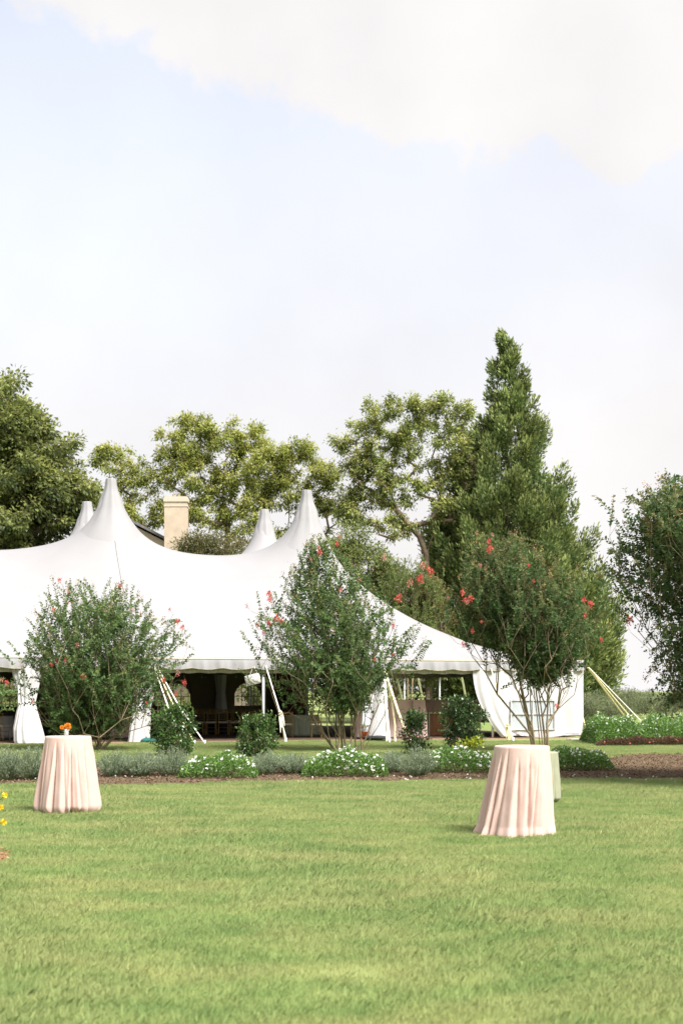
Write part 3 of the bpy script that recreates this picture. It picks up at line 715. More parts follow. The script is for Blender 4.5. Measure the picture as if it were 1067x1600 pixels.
def ripple_wall(name, fn, nu, nv, mat, parent, hole=None, thick=.012):
    """fn(u,v)->Vector; double layer sheet; hole(u,v)->bool drops quads"""
    V = [fn(i / nu, j / nv) for i in range(nu + 1) for j in range(nv + 1)]
    Fc = []
    for i in range(nu):
        for j in range(nv):
            if hole and hole((i + .5) / nu, (j + .5) / nv): continue
            b = i * (nv + 1) + j; Fc.append((b, b + nv + 1, b + nv + 2, b + 1))
    o = MB().add(V, Fc).build(name, mat, parent, smooth=True, off=TO)
    sm = o.modifiers.new('thickness', 'SOLIDIFY'); sm.thickness = thick; return o
# the closed wall at the right of the front, curtain edge swept back at its left
WT0, WT1 = sx(738), sx(780)
win_s0, win_s1 = sx(865), sx(797); win_z0, win_z1 = .32, 1.36
def wallfn(u, v):
    z = 2.60 - v * 2.54
    left = WT0 + (WT1 - WT0) * (v ** 2.3)
    s = left * (1 - u)
    ed = max(0, 1 - u * 3.2)
    a = -.02 + ed * (.06 * math.sin(u * 60 + v * 2) * (.4 + v) - .22 * v * ed) + .025 * math.sin(s * 9 + 1.5 * v) * (1 - v * .2) + .02 * math.sin(v * 7 + s * 3) * v
    return T(s, a, z + (.05 * math.sin(u * 9) * (v > .98)))
def whole(u, v):
    p_s = (WT0 + (WT1 - WT0) * (v ** 2.3)) * (1 - u); z = 2.60 - v * 2.54
    return win_s0 < p_s < win_s1 and win_z0 < z < win_z1
ripple_wall('sidewall_panel', wallfn, 150, 70, M['drape'], tent, whole)
wr = bpy.data.objects.new('sidewall_window', None)
wfr = MB()
for z in (win_z0, (win_z0 + win_z1) / 2 + .03, win_z1): wfr.tube([T(win_s0 - .03, -.07, z), T(win_s1 + .03, -.07, z)], .028, 6, flat=.6)
for q in range(3): s_ = win_s0 + (win_s1 - win_s0) * q / 2; wfr.tube([T(s_, -.075, win_z0), T(s_, -.075, win_z1)], .02 if q == 1 else .028, 6, flat=.6)
wfo = wfr.build('sidewall_window', M['drape'], tent, off=TO)
mbp = MB(); nseg = 16
V = []; Fc = []
for i in range(nseg + 1):
    s_ = win_s0 + (win_s1 - win_s0) * i / nseg
    V += [T(s_, -.045 + .014 * math.sin(i * 1.7), win_z0), T(s_, -.045 + .012 * math.sin(i * 1.2 + 1), win_z1)]
    if i: Fc.append((2 * i - 2, 2 * i, 2 * i + 1, 2 * i - 1))
mbp.add(V, Fc).build('window_pane', M['vinyl'], wfo, smooth=True, off=TO)
# wrinkled hem on the ground at the right corner
# end wall (right short side), closed at its front part only
ripple_wall('sidewall_panel', lambda u, v: T(.02 + .02 * math.sin(u * 40 + v), .1 + u * 5.6, 2.6 - v * 2.54), 60, 6, M['drape'], tent)
# rear wall with arched clear windows
def rear_wall(s0, s1, openings):
    cols = []; x = s0
    n = int((s1 - s0) / .10); V = []; Fc = []; a = WID - .15
    def opening(s):
        for c, hw in openings:
            if abs(s - c) < hw:
                return 1.02, 1.35 + math.sqrt(max(0, 1 - ((s - c) / hw) ** 2)) * .72
        return None
    for i in range(n):
        sa = s0 + (s1 - s0) * i / n; sb_ = s0 + (s1 - s0) * (i + 1) / n; o = opening((sa + sb_) / 2)
        if o is None: segs = [(.05, .05, 2.6, 2.6)]
        else:
            oa = opening(sa) or (o[0], 1.35); ob = opening(sb_) or (o[0], 1.35)
            segs = [(.05, .05, o[0], o[0]), (oa[1], ob[1], 2.6, 2.6)]
        for (za, zb, zc_, zd) in segs:
            b = len(V); rp = .02 * math.sin(sa * 7); V += [T(sa, a + rp, za), T(sb_, a + .02 * math.sin(sb_ * 7), zb), T(sb_, a + .02 * math.sin(sb_ * 7), zd), T(sa, a + rp, zc_)]; Fc.append((b, b + 1, b + 2, b + 3))
    MB().add(V, Fc).build('rear_wall_panel', M['rearwall_shade'], tent, off=TO)
    for c, hw in openings:
        V = []; 
        for k in range(21):
            f = -1 + 2 * k / 20; V.append(T(c + hw * f, a + .03, 1.35 + .72 * math.sqrt(max(0, 1 - f * f))))
        V = [T(c - hw, a + .03, 1.02)] + V + [T(c + hw, a + .03, 1.02)]
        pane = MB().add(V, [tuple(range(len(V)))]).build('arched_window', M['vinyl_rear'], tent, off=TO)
        mbb = MB()
        for q in (-.45, .0, .45): mbb.tube([T(c + hw * q, a, 1.02), T(c + hw * q, a, 1.35 + .7 * math.sqrt(1 - q * q))], .015, 5)
        mbb.tube([T(c - hw, a, 1.45), T(c + hw, a, 1.45)], .015, 5); mbb.build('window_bars', M['rearwall_shade'], pane, off=TO)
def s_rear(px):
    k = (px - CX) / F; x0 = TC[0] + TV[0] * WID; y0 = TC[1] + TV[1] * WID
    return (x0 - k * y0) / (TU[0] - k * TU[1])
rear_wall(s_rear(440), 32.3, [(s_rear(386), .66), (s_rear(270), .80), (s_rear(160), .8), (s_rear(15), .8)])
for px in (330,): MB().tube([T(s_rear(px), WID - .3, .05), T(s_rear(px), WID - .3, 2.6)], .035, 6).build('side_pole', M['rearwall_shade'], tent, off=TO)
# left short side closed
ripple_wall('sidewall_panel', lambda u, v: T(LEN - .02, .1 + u * (WID - .2), 2.6 - v * 2.54), 20, 4, M['rearwall_shade'], tent)
# red-brown hanging at the back of the middle bay
drape('inner_curtain', [(2.6, s_rear(452), WID - .6, .75), (1.5, s_rear(452), WID - .6, .70), (.1, s_rear(452), WID - .6, .75)], 12, M['redcurtain'], tent, TO, seed=9, thick=.25)

# guy straps (each a thing of its own)
def guy(label, pts, r, mat, flat=.35, bundle=None, ratchet=None, name='guy_strap', group='guy straps of the tent'):
    base = Vector(pts[-1]); t = thing(name, base, label, 'strap', group)
    MB().tube(pts, r, 6, flat=flat).build('webbing', mat, t, off=base)
    if bundle is not None:
        b = Vector(bundle); mbk = MB()
        for k in range(7):
            x = random.uniform(-.08, .08); l_ = random.uniform(.3, .75)
            mbk.tube([b + Vector((0, 0, .08)), b + Vector((x * .6, -.03, .0)), b + Vector((x + .02, -.04, -l_ * .5)), b + Vector((x * 1.2 + .04, -.03, -l_))], [.022, .03, .024, .012], 5, flat=.4)
        mbk.tube([b + Vector((-.06, -.03, .05)), b + Vector((.06, -.05, .02)), b + Vector((-.05, -.04, -.05)), b + Vector((.07, -.04, -.1))], .03, 6)
        mbk.build('strap_tail', M['strap'] if mat != M['rope'] else mat, t, off=base)
    if ratchet is not None:
        MB().box(Vector(ratchet), (.08, .08, .12)).build('ratchet', M['steel'], t, off=base)
    # stake
    MB().tube([base + Vector((0, 0, -.05)), base + Vector((.02, .0, .16))], [.035, .03], 8).build('stake', M['pole'], t, smooth=True, off=base)
    return t
def onfront(px, z, out=.1): s = s_at(px); return T(s, -out, z)
a0 = onfront(240, 2.5); 
for k, (dx, mt_) in enumerate(((0, M['rope']), (6, M['strap']), (11, M['rope']))):
    e = G(284 + dx * 3.2, 1165); guy(['white guy strap left of a pair behind the round leafy shrub', 'yellowed guy strap in the middle of three behind the round leafy shrub', 'white guy strap rightmost of three behind the round leafy shrub'][k], [a0 + Vector((k * .05, 0, 0)), a0.lerp(e, .5) + Vector((0, 0, -.01)), e + Vector((0, 0, .1)), e], .022, mt_)
e = G(446, 1161); k1 = P(437, 1112, 46.4)
guy('pale guy rope with a knotted tail of spare webbing beside the bare white pole', [onfront(414, 2.55), k1, e + Vector((0, 0, .12)), e], [.022, .024, .045, .05], M['rope'], .8, bundle=k1 + Vector((.03, -.05, -.05)))
e = G(608, 1162)
guy('pale guy strap running steeply down to a white stake beside the orange bucket', [onfront(599, 2.4), P(604, 1115, 48.0), e + Vector((0, 0, .12)), e], .045, M['rope'], .5, bundle=P(605, 1138, 47.2))
e = G(640, 1163)
guy('long slanting guy strap passing behind the small thin shrub', [onfront(600, 2.4), P(622, 1112, 47.8), e + Vector((0, 0, .1)), e], .04, M['strap'], .5)
e = G(617, 1161)
guy('yellow webbing strap hanging between the slanting guy straps in the bar bay', [onfront(600, 2.35), P(613, 1100, 48.2), P(617, 1135, 47.8), e], .03, M['strap'], .5)
e = G(801, 1160)
guy('faint yellow guy strap over the white sidewall with a knotted tail', [onfront(765, 2.5, .12), P(792, 1130, 48.5), e + Vector((0, 0, .1)), e], [.02, .022, .04, .045], M['strap'], .6, bundle=P(793, 1134, 48.3))
for k, (xt, mt_, lb) in enumerate(((1000, M['strap'], 'yellow guy strap, leftmost of three at the right tent corner'), (1012, M['strap'], 'yellow guy strap, middle one of three at the right tent corner'), (1028, M['rope'], 'silver white guy strap, rightmost of three at the right tent corner'))):
    top = T(0, -.1, 2.55) + Vector((.12 + .02 * k, 0, 0)); e = G(xt, 1152 + k); guy(lb, [top, top.lerp(e, .5), e], .042 if k < 2 else .03, mt_, .5)
e = P(922, 1152, 51.0); e.z = .05
guy('short yellow strap low at the foot of the right tent corner', [T(0, .2, 1.1), P(905 + 12, 1145, 51.3), e], .02, M['strap'], .6)
for px0, px1 in ((653, 700), (722, 752), (620, 640)):
    s_ = s_rear(px0); top = T(s_, WID + .1, 2.5); e = T(s_ - 1.5, WID + 2.4, 0)
    guy({653: 'white guy strap beyond the open back, above the lighter blush cloth', 722: 'white guy strap beyond the open back, nearest the white sidewall', 620: 'white guy strap beyond the open back, leftmost in the bar bay'}[px0], [top, top.lerp(e, .5), e], .05, M['rope'], .5, group='far guy straps')
# pale flat stone edging at the tent corner
so = MB()
for k in range(3): pass
for k, px in enumerate((899, 912, 923)):
    g = G(px, 1157.5); o_ = MB(); prof = [(.30, 0), (.34, .03), (.33, .08), (.22, .11), (.0, .115)]; o_.lathe(prof, (0, 0, 0), 9)
    ob = o_.build('edging_stone', M['stone'], None, smooth=False); ob.location = g; ob.scale = (1 - .12 * k, .6, .8)
    tag(ob, ['flat pale edging stone under the white sidewall hem', 'flat pale edging stone at the tent corner, middle of three', 'flat pale edging stone nearest the right flower mass'][k], 'stone', 'edging stones')

# ------------------------------------------------------------------ things inside the tent
FZ = .05
def chair_proto(loc, label, rz=0, dark=False):
    t = thing('banquet_chair', loc, label, 'chair', 'gold ballroom chairs in the tent', rz); g = M['gold']
    for sxx in (-1, 1):
        MB().tube([(sxx * .185, -.19, 0), (sxx * .175, -.175, .44)], .014, 6).build('leg', g, t)
        MB().tube([(sxx * .175, .20, 0), (sxx * .17, .17, .45), (sxx * .165, .22, .92)], .014, 6).build('leg', g, t)
    MB().box((0, 0, .445), (.40, .39, .025)).build('seat', g, t)
    MB().box((0, -.005, .478), (.38, .37, .04)).build('cushion', M['cushion'], t)
    for z, y in ((.90, .218), (.80, .206), (.56, .182)): MB().tube([(-.165, y, z), (.165, y, z)], .012, 6).build('back_rail', g, t)
    for k in range(5): x = -.11 + .055 * k; MB().tube([(x, .182, .56), (x, .206, .80)], .007, 4).build('spindle', g, t)
    for z in (.14, .28):
        for a_, b_ in (((-.18, -.18, z), (.18, -.18, z)), ((-.18, -.18, z), (-.175, .19, z)), ((.18, -.18, z), (.175, .19, z))): MB().tube([a_, b_], .009, 5).build('stretcher', g, t)
    return t
proto = None
def chair(px, y, d, rz, label):
    global proto
    p = P(px, 0, d); loc = Vector((p.x, d, FZ))
    if proto is None: proto = chair_proto(loc, label, rz); return proto
    r_ = proto.copy(); COL.objects.link(r_); r_.location = loc; r_.rotation_euler = (0, 0, rz); r_['label'] = label
    for c in proto.children:
        q = c.copy(); COL.objects.link(q); q.parent = r_
    return r_
chair(494, 0, 50.2, R(185), 'gold chair with pale cushion right behind the middle crape myrtle trunks')
chair(447, 0, 50.4, R(200), 'gold chair just right of the guy rope with the knotted tail')
chair(3, 0, 47.6, R(160), 'gold chair at the left edge of the photo in front of a curtain')
chair(399, 0, 51.0, R(170), 'gold chair just left of the bare white pole')
n_ = 0
for row, d in enumerate((53.5, 56.2, 58.5)):
    for k, px in enumerate((292, 311, 330, 349, 368, 387)):
        chair(px + row * 5, 0, d + random.uniform(-.15, .15) - (px - 300) * .002, R(180 * (row % 2)) + random.uniform(-.15, .15),
              '%s chair from the left in the %s dim row inside the tent' % (['first', 'second', 'third', 'fourth', 'fifth', 'sixth'][k], ['nearest', 'middle', 'farthest'][row]))
        n_ += 1

def round_cloth(cx, cy, top, r0, rh, nf, seed, A=.055, hem=0.0, n=420, skew=(0, 0), z0=.0, tuck=.05, puddle=0.0, square=0.0):
    g = np.random.default_rng(seed); th = np.arange(n) * 2 * math.pi / n
    # narrow valleys at irregular spacing between broad, gently rounded cloth faces
    K = nf; pos = np.sort((np.arange(K) + g.uniform(-.33, .33, K)) * 2 * math.pi / K); wid = g.uniform(.030, .085, K); dep = g.uniform(.35, 1.7, K); drf = g.uniform(-.16, .16, K); start = g.uniform(-.04, .12, K)
    def folds(t):
        v = np.zeros(n)
        for k in range(K):
            dd = (th - pos[k] - drf[k] * t + math.pi) % (2 * math.pi) - math.pi; w_ = wid[k] * (.55 + .75 * t)
            v += dep[k] * min(1, max(0, (t - start[k]) / .16)) * (.45 * np.exp(-(dd / w_) ** 2) + .60 * np.exp(-np.abs(dd) / (w_ * .8)) + .30 * np.exp(-((dd - 2.1 * w_) / (1.6 * w_)) ** 2) - .35 * np.exp(-((dd + 1.8 * w_) / (1.3 * w_)) ** 2))
        return v
    V = []; rows = []
    for r in (0.0001, .5, .9, .97): rows.append((r0 * r * np.ones(n), np.full(n, top), 0))
    rows.append((r0 * .995 * np.ones(n), np.full(n, top - .003), 0))
    m = 66; out = []
    for i in range(1, m + 1):
        t = i / m; sm = min(1, t / .16); A_t = A * (t ** .75) * sm
        flare = (rh - r0) * (t ** 1.05)
        r = r0 + .004 + flare - A * (t ** .55) * folds(t) + .010 * t * np.sin(2 * th + seed) + .008 * t * np.sin(5 * th + 2 * seed)
        # broad creases
        r += (.006 * np.sin(th * 7 + t * 3 + seed) + .0018 * np.sin(th * 19 - t * 9 + 2 * seed) + .0014 * np.sin(t * 21 + 5 * np.sin(th * 2 + seed))) * min(1, t * 3)
        z = top - (top - z0) * t
        zz = np.full(n, z)
        if t > .88:                                  # hem folds under, uneven
            q = (t - .88) / .12; hh = (.5 + .5 * np.sin(3 * th + seed)) * .6 + .4 * (.5 + .5 * np.sin(7 * th + 2 * seed))
            r = r - tuck * (q ** 2) * (.4 + hh) * 1.6 + puddle * q * (.3 + hh + .5 * np.sin(9 * th + seed) + .35 * np.sin(16 * th + 3 * seed))
            zz = zz + hem * q * hh + .012 * q * np.sin(17 * th + seed)
        zz = np.maximum(zz, z0 + .004)
        rows.append((r, zz, t))
    for r, z, t in rows:
        V.append(np.stack([cx + r * np.cos(th) + skew[0] * t ** 1.3, cy + r * np.sin(th) + skew[1] * t ** 1.3, z], 1))
    V = np.concatenate(V); k = np.arange(n); Q = []
    for i in range(len(rows) - 1): Q.append(np.stack([i * n + k, i * n + (k + 1) % n, (i + 1) * n + (k + 1) % n, (i + 1) * n + k], 1)[:, ::-1])
    return V, np.concatenate(Q)
def cocktail(label, px, ytop, d, r0, rh, nf, seed, mat, group=None, **kw):
    top = kw.pop('top', EYE - (ytop - HZ) / F * d); cx = (px - CX) / F * d; loc = Vector((cx, d, 0))
    t = thing('cocktail_table', loc, 'round high table hidden under its cloth, ' + label, 'table', group)
    MB().lathe([(.0, top - .035), (r0 - .01, top - .035), (r0 - .01, top - .006), (0, top - .006)], (0, 0, 0), 32).build('tabletop', M['wood'], t)
    MB().tube([(0, 0, .03), (0, 0, top - .04)], .035, 10).build('post', M['steel'], t)
    MB().lathe([(.24, 0), (.24, .015), (.05, .035), (0, .035)], (0, 0, 0), 20).build('base', M['steel'], t)
    V, Q = round_cloth(cx, d, top, r0, rh, nf, seed, **kw)
    o = link('tablecloth', mesh_np('tablecloth', V - np.array(loc), Q, mat, smooth=True)); o.location = loc
    return o
o = cocktail('at the left of the lawn', 106.5, 1150.5, 19.75, .312, .472, 19, 5, M['cloth'], 'cocktail tables on the lawn', A=.056, hem=.03, tuck=.055, skew=(0, 0))
tag(o, 'blush tablecloth with its hem tucked under, on the left cocktail table with the vase', 'tablecloth', 'blush tablecloths on the lawn')
o = cocktail('at the right of the lawn', 815.5, 1165.5, 16.75, .318, .472, 18, 12, M['cloth'], 'cocktail tables on the lawn', A=.056, hem=.02, tuck=.01, puddle=.032, skew=(-.09, 0))
tag(o, 'blush tablecloth puddling on the grass, on the nearest cocktail table at right', 'tablecloth', 'blush tablecloths on the lawn')
o = cocktail('just behind the nearest blush covered table', 840, 1175, 21.6, .30, .36, 10, 3, M['sagecloth'], None, A=.03, tuck=.10)
tag(o, 'sage green cloth mostly hidden behind the right blush tablecloth', 'tablecloth')

# vase with two marigolds on the left table
vt = EYE - (1150.5 - HZ) / F * 19.75 + .003; vp = Vector(((104.5 - CX) / F * 19.7, 19.66, vt))
vase = thing('flower_vase', vp, 'small clear glass vase holding two orange marigolds on the left tablecloth', 'vase')
MB().lathe([(.030, 0), (.034, .005), (.033, .05), (.036, .098), (.033, .098), (.030, .05), (.029, .008), (0, .008)], (0, 0, 0), 20).build('glass', M['glass'], vase, smooth=True)
def pompon(c, r, nm):
    n = 170; v = rand_dir(n); pts = v * r * .55; V, Q = leaf_arrays(pts, v + rng.normal(size=(n, 3)) * .25, rand_dir(n), r * .55, r * .45, .3)
    o = link(nm, mesh_np(nm, V, Q, M['orange_petal']), vase); o.location = c; return o
pompon((.018, 0, .135), .048, 'flower'); pompon((-.058, -.01, .118), .030, 'flower')
MB().tube([(0, 0, .01), (.015, 0, .12)], .003, 5).tube([(0, 0, .01), (-.03, -.005, .09), (-.055, -.01, .11)], .003, 5).tube([(0, 0, .02), (-.05, 0, .07), (-.09, 0, .075)], .002, 4).build('stems', M['stem'], vase)
nl = 26; lp = np.array([0, 0, .06]) + rng.normal(size=(nl, 3)) * np.array([.035, .02, .03]); leaf_object('leaves', lp, rand_dir(nl), rand_dir(nl), .035, .015, M['camellia'], vase, (0, 0, 0))

# tables inside
def inner_table(label, clabel, px, d, top, r0, mat, seed, rh=None, group='cloth covered tables in the tent', cat='table', nf=14):
    cx = (px - CX) / F * d; loc = Vector((cx, d, FZ)); t = thing('round_table', loc, label, 'table', group)
    MB().lathe([(0, top - .04 - FZ), (r0 - .01, top - .04 - FZ), (r0 - .01, top - .006 - FZ), (0, top - .006 - FZ)], (0, 0, 0), 24).build('tabletop', M['wood'], t)
    for k in range(4): a = k * math.pi / 2 + .7; MB().tube([(r0 * .7 * math.cos(a), r0 * .7 * math.sin(a), 0), (r0 * .7 * math.cos(a), r0 * .7 * math.sin(a), top - .05 - FZ)], .018, 6).build('leg', M['steel'], t)
    V, Q = round_cloth(cx, d, top, r0, rh or r0 * 1.14, nf, seed, A=.03, n=200, z0=FZ)
    o = link('tablecloth', mesh_np('tablecloth', V - np.array(loc), Q, mat, smooth=True)); o.location = loc
    tag(o, clabel, 'tablecloth', 'floor length cloths in the tent')
inner_table('round dining table under a grey green cloth beside gold chairs', 'grey green cloth to the floor beside the gold chairs', 472, 52.4, .82, .62, M['greycloth'], 3)
inner_table('round table under a blush cloth behind the left crape myrtle', 'blush cloth to the floor between left curtains behind the crape myrtle', 182, 50.5, 1.05, .34, M['cloth_in'], 8, rh=.56, nf=9)
inner_table('round dining table at the far left under a white cloth', 'pale cloth at the far left of the tent beside a gold chair', -14, 50.0, .82, .75, M['drape'], 6)
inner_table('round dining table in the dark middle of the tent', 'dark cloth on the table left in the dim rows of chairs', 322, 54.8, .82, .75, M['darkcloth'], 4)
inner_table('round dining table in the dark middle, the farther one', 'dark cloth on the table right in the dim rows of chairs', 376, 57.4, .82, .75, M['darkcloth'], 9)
# serving bar
def bar_cloth(name, label, x0, x1, d0, d1, top, mat, zbot=FZ, pleat=.035, clab=None):
    X0 = (x0 - CX) / F * d0; X1 = (x1 - CX) / F * d0; loc = Vector(((X0 + X1) / 2, (d0 + d1) / 2, FZ))
    t = thing('serving_table', loc, label, 'table', 'serving tables in the tent')
    MB().box(((0, 0, top - .03 - FZ)), (X1 - X0 - .04, d1 - d0 - .04, .03)).build('tabletop', M['wood'], t)
    for a in (-1, 1):
        for b in (-1, 1): MB().tube([(a * (X1 - X0) * .42, b * (d1 - d0) * .38, 0), (a * (X1 - X0) * .42, b * (d1 - d0) * .38, top - .05 - FZ)], .025, 6).build('leg', M['steel'], t)
    # pleated skirt following the rectangle
    per = [(X0, d0), (X1, d0), (X1, d1), (X0, d1)]; pts = []
    for i in range(4):
        a = per[i]; b = per[(i + 1) % 4]; L = math.hypot(b[0] - a[0], b[1] - a[1]); n = int(L / .03)
        for k in range(n): f = k / n; pts.append((a[0] + (b[0] - a[0]) * f, a[1] + (b[1] - a[1]) * f, (b[1] - a[1]) / L, -(b[0] - a[0]) / L))
    V = []; Fc = []; n = len(pts); m = 8
    for j in range(m + 1):
        f = j / m
        for i, (x, y, nx_, ny_) in enumerate(pts):
            o_ = (.02 + pleat * (.5 + .5 * math.sin(i * .55 + 1.2 * math.sin(i * .11)))) * min(1, f * 2) + .05 * f
            V.append((x + nx_ * o_, y + ny_ * o_, top - (top - zbot) * f))
    for j in range(m):
        for i in range(n): Fc.append((j * n + i, j * n + (i + 1) % n, (j + 1) * n + (i + 1) % n, (j + 1) * n + i))
    Fc.append(tuple(range(n)))
    o = MB().add(V, Fc).build('tablecloth', mat, None, off=loc); o.location = loc; tag(o, clab, 'tablecloth', 'floor length cloths in the tent'); return t
bar_cloth('bar', 'tall serving bar under a blush floor length cloth', 556, 645, 51.2, 52.2, 1.38, M['cloth_in'], clab='dusky blush pleated cloth on the tall serving bar')
bar_cloth('bar', 'narrow tall serving table under a lighter blush cloth', 645, 664, 51.0, 51.9, 1.38, M['cloth'], clab='lighter blush cloth at the right end of the tall serving bar')
bar_cloth('bar', 'tall serving table with a short brown cloth over bare wood', 664, 748, 51.8, 52.7, 1.38, M['browncloth'], zbot=.93, clab='short brown cloth over the right tall serving table')
bx0 = (662 - CX) / F * 52.1; bw = MB()
cab = thing('wooden_cabinet', (bx0 + .55, 52.2, FZ), 'orange brown wooden cabinet under the short brown cloth', 'cabinet')
for k in range(5): MB().box((-.44 + .22 * k, -.2, .42), (.215, .03, .80)).build('plank', M['wood'], cab)
MB().box((0, .05, .42), (1.08, .45, .78)).build('carcass', M['wood'], cab)
for k in range(2): MB().tube([(-.48 + .6 * k, -.24, .78), (-.42 + .6 * k, -.24, .60), (-.48 + .6 * k, -.24, .42)], .012, 6).build('handle', M['black'], cab)
# wire rack with glasses
rk = thing('wire_rack', P(657, 1091, 51.5), 'low wire rack standing on the tall serving bar', 'rack')
for k in range(7): MB().tube([(-.35 + .115 * k, 0, 0), (-.35 + .115 * k, 0, .16)], .006, 4).build('wire', M['steel'], rk)
for z in (.02, .16): MB().tube([(-.36, 0, z), (.36, 0, z)], .008, 4).build('rail', M['steel'], rk)
MB().box((0, 0, .01), (.7, .3, .015)).build('tray', M['steel'], rk)
# bucket, linen, bags
bp_ = P(569, 1150, 48.8); bp_.z = .05
bk = thing('bucket', bp_, 'small orange bucket on the floor left of the gathered curtain', 'bucket')
MB().lathe([(.14, 0), (.17, .24), (.185, .25), (.185, .27), (.16, .26), (.13, .02), (0, .02)], (0, 0, 0), 18).build('tub', M['orange_plastic'], bk, smooth=True)
for k in range(9):
    a = k * .7; MB().tube([(.07 * math.cos(a), .07 * math.sin(a), .1), (.12 * math.cos(a), .12 * math.sin(a), .34 + .03 * math.sin(k * 3))], [.03, .014], 6).build('white_liner', M['bluewhite'], bk)
lb = P(571, 1090, 48.6)
V, Q = round_cloth(lb.x, 48.6, lb.z, .05, .16, 7, 4, A=.02, n=90, z0=P(0, 1137, 48.6).z, tuck=.1)
o = link('linen_bag', mesh_np('linen_bag', V - np.array(lb), Q, M['bluewhite'], smooth=True)); o.location = lb; tag(o, 'bluish white linen hung beside the gathered curtain', 'linen')
sb_ = P(586, 1153, 48.7); sb_.z = .05
o_ = MB(); o_.lathe([(.30, 0), (.40, .04), (.38, .09), (.22, .12), (0, .11)], (0, 0, 0), 16); ob = o_.build('sandbag', M['black'], None, smooth=True); ob.location = sb_; ob.scale = (1.15, .6, 1)
tag(ob, 'dark sandbag lying under the gathered curtain by the bucket', 'bag')
o_ = MB(); o_.lathe([(.22, 0), (.27, .05), (.22, .14), (.1, .19), (0, .18)], (0, 0, 0), 14); ob = o_.build('cloth_bag', M['teal'], None, smooth=True); tp = P(231, 1155, 46.4); tp.z = .03; ob.location = tp; ob.scale = (1.1, .7, .75)
tag(ob, 'teal cloth bag on the ground right of the second curtain', 'bag')
hp = P(395, 1062, 47.2)
hb = thing('plastic_bag', hp, 'crinkled translucent plastic hanging tilted from the eave left of the bare pole', 'bag')
V = []; Fc = []
for j in range(7):
    for i in range(11):
        x = -.24 + .48 * i / 10; z = .16 - .32 * j / 6; bulge = .09 * math.sin(math.pi * i / 10) * math.sin(math.pi * (j + .6) / 7.2)
        V.append((x * math.cos(.25) - z * math.sin(.25) + random.uniform(-.008, .008), -bulge + random.uniform(-.012, .012), x * math.sin(.25) + z * math.cos(.25)))
for j in range(6):
    for i in range(10): Fc.append((j * 11 + i, j * 11 + i + 1, (j + 1) * 11 + i + 1, (j + 1) * 11 + i))
sheet = MB().add(V, Fc).build('sheet', M['plasticbag'], hb); sheet.modifiers.new('thickness', 'SOLIDIFY').thickness = .03
MB().tube([(-.1, 0, .12), (0, .05, .42)], .006, 4).tube([(.15, 0, .18), (.05, .05, .44)], .006, 4).build('cord', M['rope'], hb)

# ------------------------------------------------------------------ house behind the tent
hd = 76.0; hx = (205 - CX) / F * hd; house = thing('house', (hx, hd, 0), 'house behind the tent with grey roof and a cream chimney', 'house')
hw = 6.2; zr = P(0, 812, hd).z; ze = zr - hw * .51
MB().add([(-hw + .3, 0, 0), (hw - .3, 0, 0), (hw - .3, 0, ze - .1), (0, 0, zr - .25), (-hw + .3, 0, ze - .1), (-hw + .3, 9, 0), (hw - .3, 9, 0), (hw - .3, 9, ze - .1), (0, 9, zr - .25), (-hw + .3, 9, ze - .1)],
         [(0, 1, 2, 3, 4), (9, 8, 7, 6, 5), (1, 6, 7, 2), (0, 4, 9, 5)]).build('wall', M['stucco'], house)
rf = MB()
for sg in (-1, 1):
    rf.add([(0, -.35, zr), (sg * hw, -.35, ze), (sg * hw, 9.3, ze), (0, 9.3, zr), (0, -.35, zr - .14), (sg * hw, -.35, ze - .14), (sg * hw, 9.3, ze - .14), (0, 9.3, zr - .14)],
           [(0, 1, 2, 3), (7, 6, 5, 4), (0, 4, 5, 1), (1, 5, 6, 2), (2, 6, 7, 3)])
roof = rf.build('roof', M['slate'], house)
fb = MB(); fb.add([(0, -.38, zr + .02), (hw + .05, -.38, ze + .0), (hw + .05, -.38, ze - .22), (0, -.38, zr - .2)], [(3, 2, 1, 0)])
for k in range(3):
    w_ = MB().box((-3 + 3 * k, -.03, 3.4), (1.1, .08, 1.7)).build('window', M['capstone'], house); MB().box((-3 + 3 * k, -.08, 3.4), (.9, .03, 1.5)).build('pane', M['black'], w_)
chx = (275.5 - CX) / F * 75.2 - hx; cw = 35.5 / F * 75.2; ct = P(0, 785, 75.2).z
MB().box((chx, -.75, ct / 2), (cw, .7, ct)).build('chimney', M['stucco'], roof)
cap_h = 9 / F * 75.2
MB().box((chx, -.75, ct + cap_h * .32), (cw + .09, .79, cap_h * .62)).box((chx, -.75, ct + cap_h * .78), (cw + .02, .72, cap_h * .28)).build('chimney_cap', M['capstone'], roof)
MB().box((chx, -.75, ct - .22), (cw + .05, .75, .07)).build('chimney_band', M['capstone'], roof)
for k, x in enumerate((-.15, .12)): MB().lathe([(.07, 0), (.06, .1), (.075, .12), (0, .12)], (chx + x, -.75, ct + cap_h), 10).build('chimney_pot', M['clay'], roof)

# ------------------------------------------------------------------ background trees
# big broadleaf at far left
bl = [(-40, 800, 150, 130), (10, 660, 70, 75), (40, 730, 60, 80), (85, 760, 50, 75), (120, 770, 35, 55), (105, 700, 22, 28), (60, 800, 90, 45), (-70, 650, 100, 90), (125, 830, 50, 30), (40, 655, 22, 22), (2, 610, 16, 26), (30, 845, 70, 30), (0, 890, 120, 60)]
c, r = blobs_to_clumps(bl, 80, 520, (.40, .95), 1.0, 21, edge=.3)
b0 = Vector(((-60 - CX) / F * 80, 80, 0))
clump_tree('broadleaf_tree', 'big dark green broadleaf tree filling the left edge behind the tent', 'tree', b0, c, r, 80000, .28, .13, M['oak'], M['bark'], 'trees behind the tent', 31, rbase=.3, rtip=.010, droop=.45, flat=.7)
